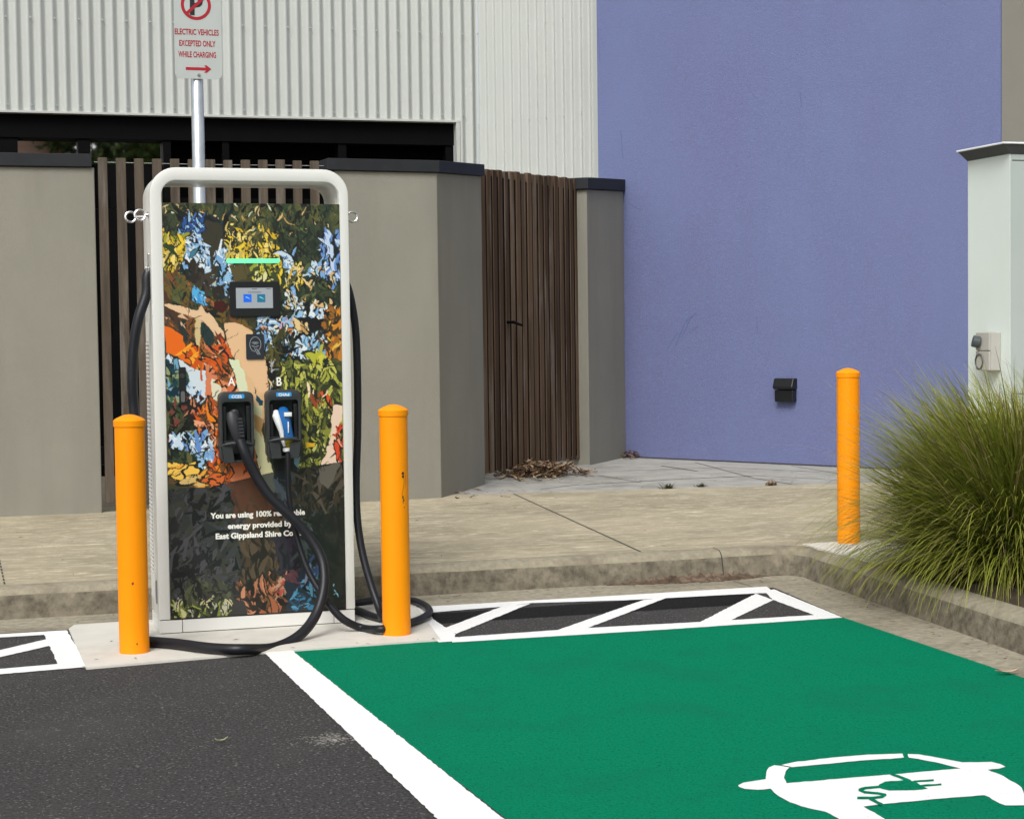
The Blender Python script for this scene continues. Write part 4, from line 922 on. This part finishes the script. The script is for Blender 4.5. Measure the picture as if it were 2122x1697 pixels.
# holsters
def holster(pxa, pxb, pyt, pyb, word):
    x0, z0 = fx(pxa, pyt); x1, z1 = fx(pxb, pyb); D = .085; th = .014
    h = thing_part = None
    o = rrect(x0, x1, z1, z0, .030, 5); i_ = rrect(x0+th, x1-th, z1+th*.8, z0-.052, .016, 5); n_ = len(o)
    yb, yf_ = YF-.0003, YF-D
    vs = [(p[0], yf_, p[1]) for p in o]+[(p[0], yf_, p[1]) for p in i_]+[(p[0], yb, p[1]) for p in o]+[(p[0], yb-.012, p[1]) for p in i_]
    f = []
    for k in range(n_):
        k2 = (k+1) % n_; f += [(k, k2, n_+k2, n_+k), (k, 2*n_+k, 2*n_+k2, k2), (n_+k, n_+k2, 3*n_+k2, 3*n_+k)]
    f.append(tuple(range(3*n_, 4*n_)))
    mb = MB().add(vs, f); 
    ho = child(mb, 'holster', 'plastic', ch, bevel=.003, smooth=True)
    # inner socket block with dark cavity
    w = x1-x0; mb = MB()
    mb.box(x0+th+.001, x0+th+.022, yf_+.02, yb-.013, z1+.11, z0-.075); mb.box(x1-th-.022, x1-th-.001, yf_+.02, yb-.013, z1+.11, z0-.075)
    mb.box(x0+th+.001, x1-th-.001, yf_+.012, yb-.013, z1+.045, z1+.112)
    child(mb, 'inner_block', 'plastic_blk', ho, bevel=.004)
    # cradle lip: half ring at the bottom
    cxm = (x0+x1)/2; pts = [(cxm+(w*.46)*math.cos(a), yf_-.030*math.sin(a)-.004, z1+.085+.018*math.sin(a)) for a in np.linspace(0, PI, 15)]
    mb = MB(); mb.loft(pts, [.008]*15, 8)
    for a in (0, 1): 
        s = -1 if a == 0 else 1
        mb.prism([(cxm+s*w*.46, z1+.085), (cxm+s*w*.16, z1+.085), (cxm+s*w*.10, z1+.0), (cxm+s*w*.40, z1+.0)], 'y', yf_-.02, yf_-.002)
    child(mb, 'cradle', 'plastic', ho, bevel=.002)
    mb = MB(); mb.prism(rrect(cxm-.040, cxm+.040, z0-.034, z0-.012, .005, 2), 'y', yf_-.0012, yf_-.0002); lb = child(mb, 'label_plate', 'label', ho)
    text('lettering', word, 'letter', ho, cxm, yf_-.0016, z0-.031, .020, 1.1, bold=.0006)
    return x0, x1, z0, z1, yf_
hA = holster(450, 523, 812, 955, 'CCS2'); hB = holster(547, 620, 808, 946, 'CHAd')

# ---- cables (plug is a sub-part)
def Pt(px, py, Y): return PY(px, py, Y)
def Gd(px, py, z): return G(px, py, z)
ra, rb = .0265, .0205
A_pts = [Vector((CX0+.02, 9.30, 1.90)), Vector((CX0-.012, 9.285, 1.86)), Pt(303,610,9.27), Pt(287,660,9.25), Pt(277,720,9.25), Pt(274,790,9.25), Pt(278,860,9.25), Pt(286,980,9.2), Pt(286,1120,9.15), Vector((.74,9.06,.14)), Vector((.70,8.93,.05)), Gd(300,1326,.012+ra)+Vector((-.03,0,0)),
         Gd(360,1333,.012+ra), Gd(440,1343,.012+ra), Gd(510,1345,.012+ra), Pt(570,1341,8.64), Pt(622,1315,8.72), Pt(655,1272,8.80), Pt(671,1215,8.86), Pt(667,1160,8.92), Pt(640,1112,8.96), Pt(600,1068,8.98), Pt(560,1030,9.00), Pt(530,985,9.02), Pt(508,940,9.03), Pt(497,912,9.05)]
mb = MB(); sp = spline(A_pts, 8); mb.loft(sp, [ra]*len(sp), 14); cabA = child(mb, 'charging_cable', 'rubber', ch, smooth=True)
B_pts = [Vector((CX1-.02, 9.32, 1.85)), Vector((CX1+.014, 9.30, 1.80)), Pt(731,640,9.30), Pt(738,700,9.30), Pt(741,800,9.30), Pt(741,900,9.30), Pt(738,1000,9.28), Pt(741,1080,9.24), Pt(752,1150,9.2), Pt(770,1215,9.14), Pt(786,1262,9.08), Gd(790,1281,.012+rb), Gd(768,1275,.012+rb), Gd(740,1264,.012+rb), Gd(715,1258,.012+rb), Gd(712,1252,.014+rb*1.3)+Vector((0,.0,0)), Gd(745,1248,.05), Gd(790,1242,.055), Gd(848,1243,.012+rb), Gd(880,1254,.012+rb), Gd(890,1268,.012+rb), Gd(874,1281,.012+rb), Gd(850,1290,.012+rb), Gd(822,1298,.014+rb), Gd(790,1303,.022+rb), Pt(752,1301,8.88), Pt(716,1286,8.88), Pt(690,1262,8.90), Pt(668,1232,8.93), Pt(640,1185,8.98), Pt(620,1130,9.02), Pt(606,1075,9.04), Pt(598,1020,9.05), Pt(597,970,9.05), Pt(596,938,9.055)]
mb = MB(); sp = spline(B_pts, 8); nB_ = len(sp); mb.loft(sp, [rb if i < nB_-60 else rb-(rb-.0125)*min(1, (i-nB_+60)/50) for i in range(nB_)], 14); cabB = child(mb, 'charging_cable', 'rubber', ch, smooth=True)
# cable glands
mb = MB(); mb.box(CX0-.004, CX0+.002, 9.27, 9.335, 1.83, 1.975); mb.box(CX0-.020, CX0-.001, 9.265, 9.32, 1.865, 1.905); child(mb, 'cable_bracket', 'steel', ch, bevel=.003)
mb = MB(); mb.box(CX1-.002, CX1+.004, 9.27, 9.335, 1.79, 1.93); mb.box(CX1+.001, CX1+.02, 9.27, 9.32, 1.80, 1.84); child(mb, 'cable_bracket', 'steel', ch, bevel=.003)
# plug A: charcoal handle with ribs
def PP(px, py, d=0.): return PY(px, py, YF-.055-d)
mb = MB(); mb.loft([PP(480,856), PP(482,866,.012), PP(486,884,.016), PP(491,900,.018), PP(496,914,.014)], [(.022,.028),(.028,.034),(.026,.033),(.023,.030),(.018,.026)], 14)
mb.loft([PP(486,852,-.02), PP(487,870,-.0)], [.026,.028], 14)
for k in range(6):
    y = 868+k*7; xx = 497+k*.9; q = PP(xx, y, .040); mb.box(q.x-.012, q.x+.012, q.y-.004, q.y+.012, q.z-.006, q.z+.006)
child(mb, 'plug', 'grip', cabA, smooth=True)
mb = MB(); mb.loft([PP(496,906,.01), PP(500,920,.006), PP(505,934,.002)], [.022,.024,.0268], 12); child(mb, 'strain_relief', 'plastic_blk', cabA, smooth=True)
# plug B: white / blue / olive
mb = MB(); mb.loft([PP(586,848,-.01), PP(588,856,.014), PP(592,872,.020), PP(596,890,.022), PP(600,908,.020)], [(.018,.024),(.026,.031),(.024,.027),(.022,.024),(.022,.024)], 16); pB = child(mb, 'plug', 'blue', cabB, smooth=True)
mb = MB(); mb.loft([PP(572,852,-.004), PP(572,862,.012), PP(577,876,.016), PP(583,894,.018), PP(586,912,.016), PP(589,925,.014)], [(.014,.014),(.024,.020),(.022,.018),(.018,.013),(.015,.010),(.012,.008)], 12)
q = PP(597,859,.050); mb.box(q.x-.020, q.x+.019, q.y-.004, q.y+.02, q.z-.010, q.z+.011)
q = PP(598,886,.048); mb.box(q.x-.004, q.x+.002, q.y-.002, q.y+.01, q.z-.028, q.z+.030)
mb.loft([PP(594,927,.012), PP(595,934,.010)], [.022,.024], 14)
child(mb, 'plug_shell', 'white_p', cabB, bevel=.0015, smooth=True)
mb = MB(); mb.loft([PP(600,909,.0225), PP(599,926,.018)], [(.0235,.0245),(.018,.020)], 14); child(mb, 'plug_base', 'olive', cabB, smooth=True)
mb = MB(); mb.loft([PP(587,870,-.05), PP(587,858,-.012)], [.03,.03], 14); child(mb, 'plug_nose', 'plastic_blk', cabB, smooth=True)

# ================================================================== GRASS, LITTER, WEEDS
def grass_clump(name, label, cx_, cy_, z_, nb, hgt, rad, seed, loc_cat='ornamental grass'):
    r = np.random.RandomState(seed); V = []; fs = []; cl = []
    for i in range(nb):
        az = r.uniform(0, 2*PI); br = rad*math.sqrt(r.rand()); x = br*math.cos(az+r.normal()*.5); y = br*math.sin(az+r.normal()*.5); z = 0.
        el = math.radians(np.clip(90-66*r.rand()**1.1, 20, 89)); L_ = hgt*r.uniform(.60, 1.0)*(.70+.34*math.sin(el))*(1.12 if r.rand() < .06 else 1); az2 = az+r.normal()*.35
        k = 8; seg = L_/k; w = r.uniform(.0034, .0060); droop = r.uniform(.10, .42)/k*2.0*(1.2-el/PI*1.2+.25)*1.8; tw = r.uniform(0, PI)
        g = r.rand(); dead = r.rand() < .10
        base = np.array((.042+.055*g, .066+.06*g, .003)); tip = np.array((.30,.31,.055)) if not dead else np.array((.36,.28,.15))
        if dead: base = np.array((.20,.15,.07))
        o = len(V); px_, py_, pz_ = x, y, z
        for j in range(k+1):
            t_ = j/k; ww = w*(1-t_**2.2*.92); wx_ = -math.sin(az2+tw)*ww; wy_ = math.cos(az2+tw)*ww
            V += [(px_-wx_, py_-wy_, pz_), (px_+wx_, py_+wy_, pz_)]
            c = base+(tip-base)*max(0, (t_-.35)/.65)**1.4*.9; cl += [(*c, 1)]*2
            px_ += seg*math.cos(el)*math.cos(az2); py_ += seg*math.cos(el)*math.sin(az2); pz_ += seg*math.sin(el); el -= droop*(.5+1.6*t_); az2 += r.normal()*.035
        for j in range(k): a = o+2*j; fs.append((a, a+1, a+3, a+2))
    V = [(a+0, b2, max(c, .004 if abs(a) < .2 else -.15)) for a, b2, c in V]
    o = raw(name, V, fs, cl, 'grass', None, (cx_, cy_, z_)); return tag(o, label, loc_cat)
grass_clump('grass_clump', 'large arching green grass clump spilling over the right hand kerb', 5.49, 8.40, .17, 12500, 1.22, .30, 3)
grass_clump('grass_clump', 'second green grass clump behind the large arching one at the right edge', 6.25, 8.95, .17, 4500, 1.18, .24, 11)

def strip_litter(name, label, cpx, cpy, n_, rx, ry, hz, seed, z=K+.002, big=1.):
    r = np.random.RandomState(seed); c = G(cpx, cpy, z); V = []; fs = []; cl = []
    for i in range(n_):
        d = r.normal(size=2)*.42; x = d[0]*rx; y = d[1]*ry; hh = hz*max(0, 1-(d[0]**2+d[1]**2)*.8)*r.rand()+.003
        a = r.uniform(0, PI) if r.rand() < .6 else r.normal()*.35; L_ = r.uniform(.03, .14)*big; w = r.uniform(.006, .020)*big; tl = r.normal()*.25
        col = [(.20,.12,.07),(.12,.06,.035),(.34,.24,.14),(.08,.05,.035),(.42,.32,.20)][r.randint(5)]
        o = len(V)
        for j in range(4):
            t_ = (j/3-.5); q = (x+t_*L_*math.cos(a), y+t_*L_*math.sin(a), max(.002, hh+t_*L_*tl+r.normal()*.006)); ww = w*(1-abs(t_)*1.5)
            V += [(q[0]-math.sin(a)*ww, q[1]+math.cos(a)*ww, q[2]), (q[0]+math.sin(a)*ww, q[1]-math.cos(a)*ww, q[2]+r.normal()*.004)]; cl += [(*col, 1)]*2
        for j in range(3): k = o+2*j; fs.append((k, k+1, k+3, k+2))
    o = raw(name, V, fs, cl, 'litter', None, c); return tag(o, label, 'leaf litter', kind='stuff')
strip_litter('leaf_litter', 'heap of brown bark strips and dry leaves at the foot of the timber gate', 1112, 984, 700, .52, .55, .13, 5, big=1.25)
strip_litter('leaf_litter', 'small handful of brown leaves at the foot of the pillar by the purple wall', 1303, 947, 60, .25, .3, .08, 6)
strip_litter('leaf_litter', 'thin scatter of twigs along the base of the angled taupe wall', 960, 1022, 26, .55, .45, .01, 8)
def debris():
    r = np.random.RandomState(21); V = []; fs = []; cl = []
    spots = [(r.uniform(.3, 4.7), 9.98-abs(r.normal())*.13, .0035) for _ in range(90)]+[(r.uniform(.5, 2.3), r.uniform(8.5, 9.1), .0128) for _ in range(26)]+[(r.uniform(-2, 4.8), r.uniform(10.3, 14), .1712) for _ in range(60)]+[(KX(y_)-abs(r.normal())*.10, y_, .0035) for y_ in r.uniform(5.5, 9.8, 70)]+[(r.uniform(3.8, 7.5), r.uniform(14.3, 15.6), .1690) for _ in range(50)]
    for (x, y, z) in spots:
        a = r.uniform(0, PI); L_ = r.uniform(.004, .022); w = r.uniform(.002, .006); o = len(V)
        col = [(.10,.07,.045),(.05,.04,.03),(.28,.22,.14),(.16,.10,.06)][r.randint(4)]
        V += [(x-L_*math.cos(a), y-L_*math.sin(a), z), (x-w*math.sin(a), y+w*math.cos(a), z+.003), (x+L_*math.cos(a), y+L_*math.sin(a), z+.001), (x+w*math.sin(a), y-w*math.cos(a), z+.002)]
        fs.append((o, o+3, o+2, o+1)); cl += [(*col, 1)]*4
    tag(raw('grit', V, fs, cl, 'litter', None, (0,0,0)), 'scattered grit and leaf crumbs on the concrete and along the kerb', 'grit', kind='stuff')
debris()
def weed(label, px, py, s, seed, dry=False):
    r = np.random.RandomState(seed); V = []; fs = []; cl = []; c = G(px, py, K)
    for i in range(46):
        a = r.uniform(0, 2*PI); L_ = s*r.uniform(.4, 1.2); e = r.uniform(.1, 1.0); w = .005+.004*r.rand(); o = len(V)
        x0_ = r.normal()*s*.35; y0_ = r.normal()*s*.2
        for t_ in (0, .5, 1): V += [(x0_+t_*L_*math.cos(a)*math.cos(e)-math.sin(a)*w*(1-t_*.8), y0_+t_*L_*math.sin(a)*math.cos(e)+math.cos(a)*w*(1-t_*.8), t_*L_*math.sin(e)*(1-.3*t_)+.002), (x0_+t_*L_*math.cos(a)*math.cos(e)+math.sin(a)*w*(1-t_*.8), y0_+t_*L_*math.sin(a)*math.cos(e)-math.cos(a)*w*(1-t_*.8), t_*L_*math.sin(e)*(1-.3*t_)+.002)]
        col = (.22,.14,.08) if dry else (.07,.085,.04); cl += [(*col, 1)]*6; fs += [(o,o+1,o+3,o+2),(o+2,o+3,o+5,o+4)]
    tag(raw('weed', V, fs, cl, 'litter', None, c), label, 'weed', 'weeds in the paving joint')
weed('dark green weed in the paving joint, the leftmost and widest of three', 1383, 1012, .085, 1)
weed('tiny green weed in the paving joint, between the two other weeds', 1452, 1008, .055, 2)
weed('dry brown weed in the paving joint, nearest to the far bollard', 1602, 1005, .075, 3, True)
def leaf(label, px, py, z, L_, w, a, col):
    c = G(px, py, z); V = []; fs = []
    for j in range(9):
        t_ = j/8-.5; ww = w*math.cos(t_*PI)**.8 if abs(t_) < .499 else .0005; zz = .006+.012*(t_*2)**2
        for s in (-1, 0, 1): V.append((t_*L_*math.cos(a)-s*ww*math.sin(a), t_*L_*math.sin(a)+s*ww*math.cos(a), zz+(.006 if s else 0)))
    for j in range(8):
        for k in range(2): q = j*3+k; fs.append((q, q+1, q+4, q+3))
    tag(raw('fallen_leaf', V, fs, [(*col, 1)]*len(V), 'litter', None, c), label, 'leaf')
leaf('pale pinkish dry leaf lying on the gutter edge at the far right', 2088, 1396, .006, .115, .016, -.1, (.42,.30,.22))
leaf('small pale green leaf lying on the dark asphalt left of the white line', 459, 1539, .001, .052, .007, .15, (.30,.33,.20))
# worn pale smudge on asphalt: many small bare flecks
mb = MB(); c = G(684,1532)
for i in range(260):
    px_ = c.x+random.gauss(0, .055); py_ = c.y+random.gauss(0, .045); r_ = random.uniform(.0025, .007)
    mb.sheet([(px_+r_*math.cos(a*1.256)*(.7+.5*random.random()), py_+r_*math.sin(a*1.256)*(.7+.5*random.random())) for a in range(5)], .0008+.0004*random.random())
M['smudge'] = mat('worn_asphalt', (.26,.25,.225), .9, .3, 20, spec=.1); struct(mb.build('asphalt_smudge', 'smudge'))
# faint scuffs on the purple wall
mb = MB()
M['scuff'] = mat('scuffed_render', (.125,.150,.300), .95, .05, 20, .5, 110, spec=.1)
for (x0_, y0_, x1_, y1_, w_) in [(1383,722,1404,690,3),(1400,716,1418,672,4),(1412,700,1434,655,3),(1420,668,1441,650,5),(1428,690,1446,676,3),(1286,270,1291,330,2),(1658,190,1661,222,3),(1240,60,1243,130,1.5),(1567,655,1570,690,2),(1300,420,1330,436,2)]:
    q = []
    for (x_, y_, sg) in ((x0_, y0_, -1), (x1_, y1_, -1), (x1_, y1_, 1), (x0_, y0_, 1)):
        p_ = PL(x_+sg*w_*.4, y_, (U0.x+npu.x*.002, U0.y+npu.y*.002), (U1.x+npu.x*.002, U1.y+npu.y*.002)); q.append(tuple(p_))
    mb.add(q, [(0,1,2,3)])
pw = [o for o in C.objects if o.name.startswith('purple_wall')][0]; child(mb, 'scuff_mark', 'scuff', pw)

# ================================================================== LIGHT, SKY, CAMERA
w = bpy.data.worlds.new('World'); S.world = w; w.use_nodes = True; N = w.node_tree.nodes; L = w.node_tree.links
sky = N.new('ShaderNodeTexSky'); sky.sky_type = 'NISHITA'; sky.sun_disc = False
SUN_EL = math.radians(46); SUN_AZ = math.radians(213)   # clockwise from +Y
sky.sun_elevation = SUN_EL; sky.sun_rotation = SUN_AZ; sky.air_density = 1.0; sky.dust_density = 4.0; sky.ozone_density = 1.0
hs = N.new('ShaderNodeHueSaturation'); hs.inputs['Saturation'].default_value = .22
L.new(sky.outputs[0], hs.inputs['Color']); L.new(hs.outputs[0], N['Background'].inputs['Color']); N['Background'].inputs['Strength'].default_value = .13
sl_ = bpy.data.lights.new('sun', 'SUN'); sl_.energy = 1.5; sl_.angle = math.radians(26); sl_.color = (1., .985, .955)
so = bpy.data.objects.new('sun', sl_); C.objects.link(so)
sd = Vector((math.sin(SUN_AZ)*math.cos(SUN_EL), math.cos(SUN_AZ)*math.cos(SUN_EL), math.sin(SUN_EL)))
so.rotation_euler = sd.to_track_quat('Z', 'Y').to_euler(); so.location = (-5, -5, 12)
cd = bpy.data.cameras.new('camera'); co = bpy.data.objects.new('camera', cd); C.objects.link(co); S.camera = co
co.matrix_world = Matrix(((cr.x, cu.x, -cf.x, 0), (cr.y, cu.y, -cf.y, 0), (cr.z, cu.z, -cf.z, EYE), (0,0,0,1)))
cd.sensor_width = 36; cd.sensor_fit = 'HORIZONTAL'; cd.lens = F/PW*36; cd.clip_start = .1; cd.clip_end = 600
S.render.resolution_x = 1024; S.render.resolution_y = 818
S.view_settings.view_transform = 'Standard'; S.view_settings.look = 'None'; S.view_settings.gamma = 1; S.view_settings.exposure = 0.38
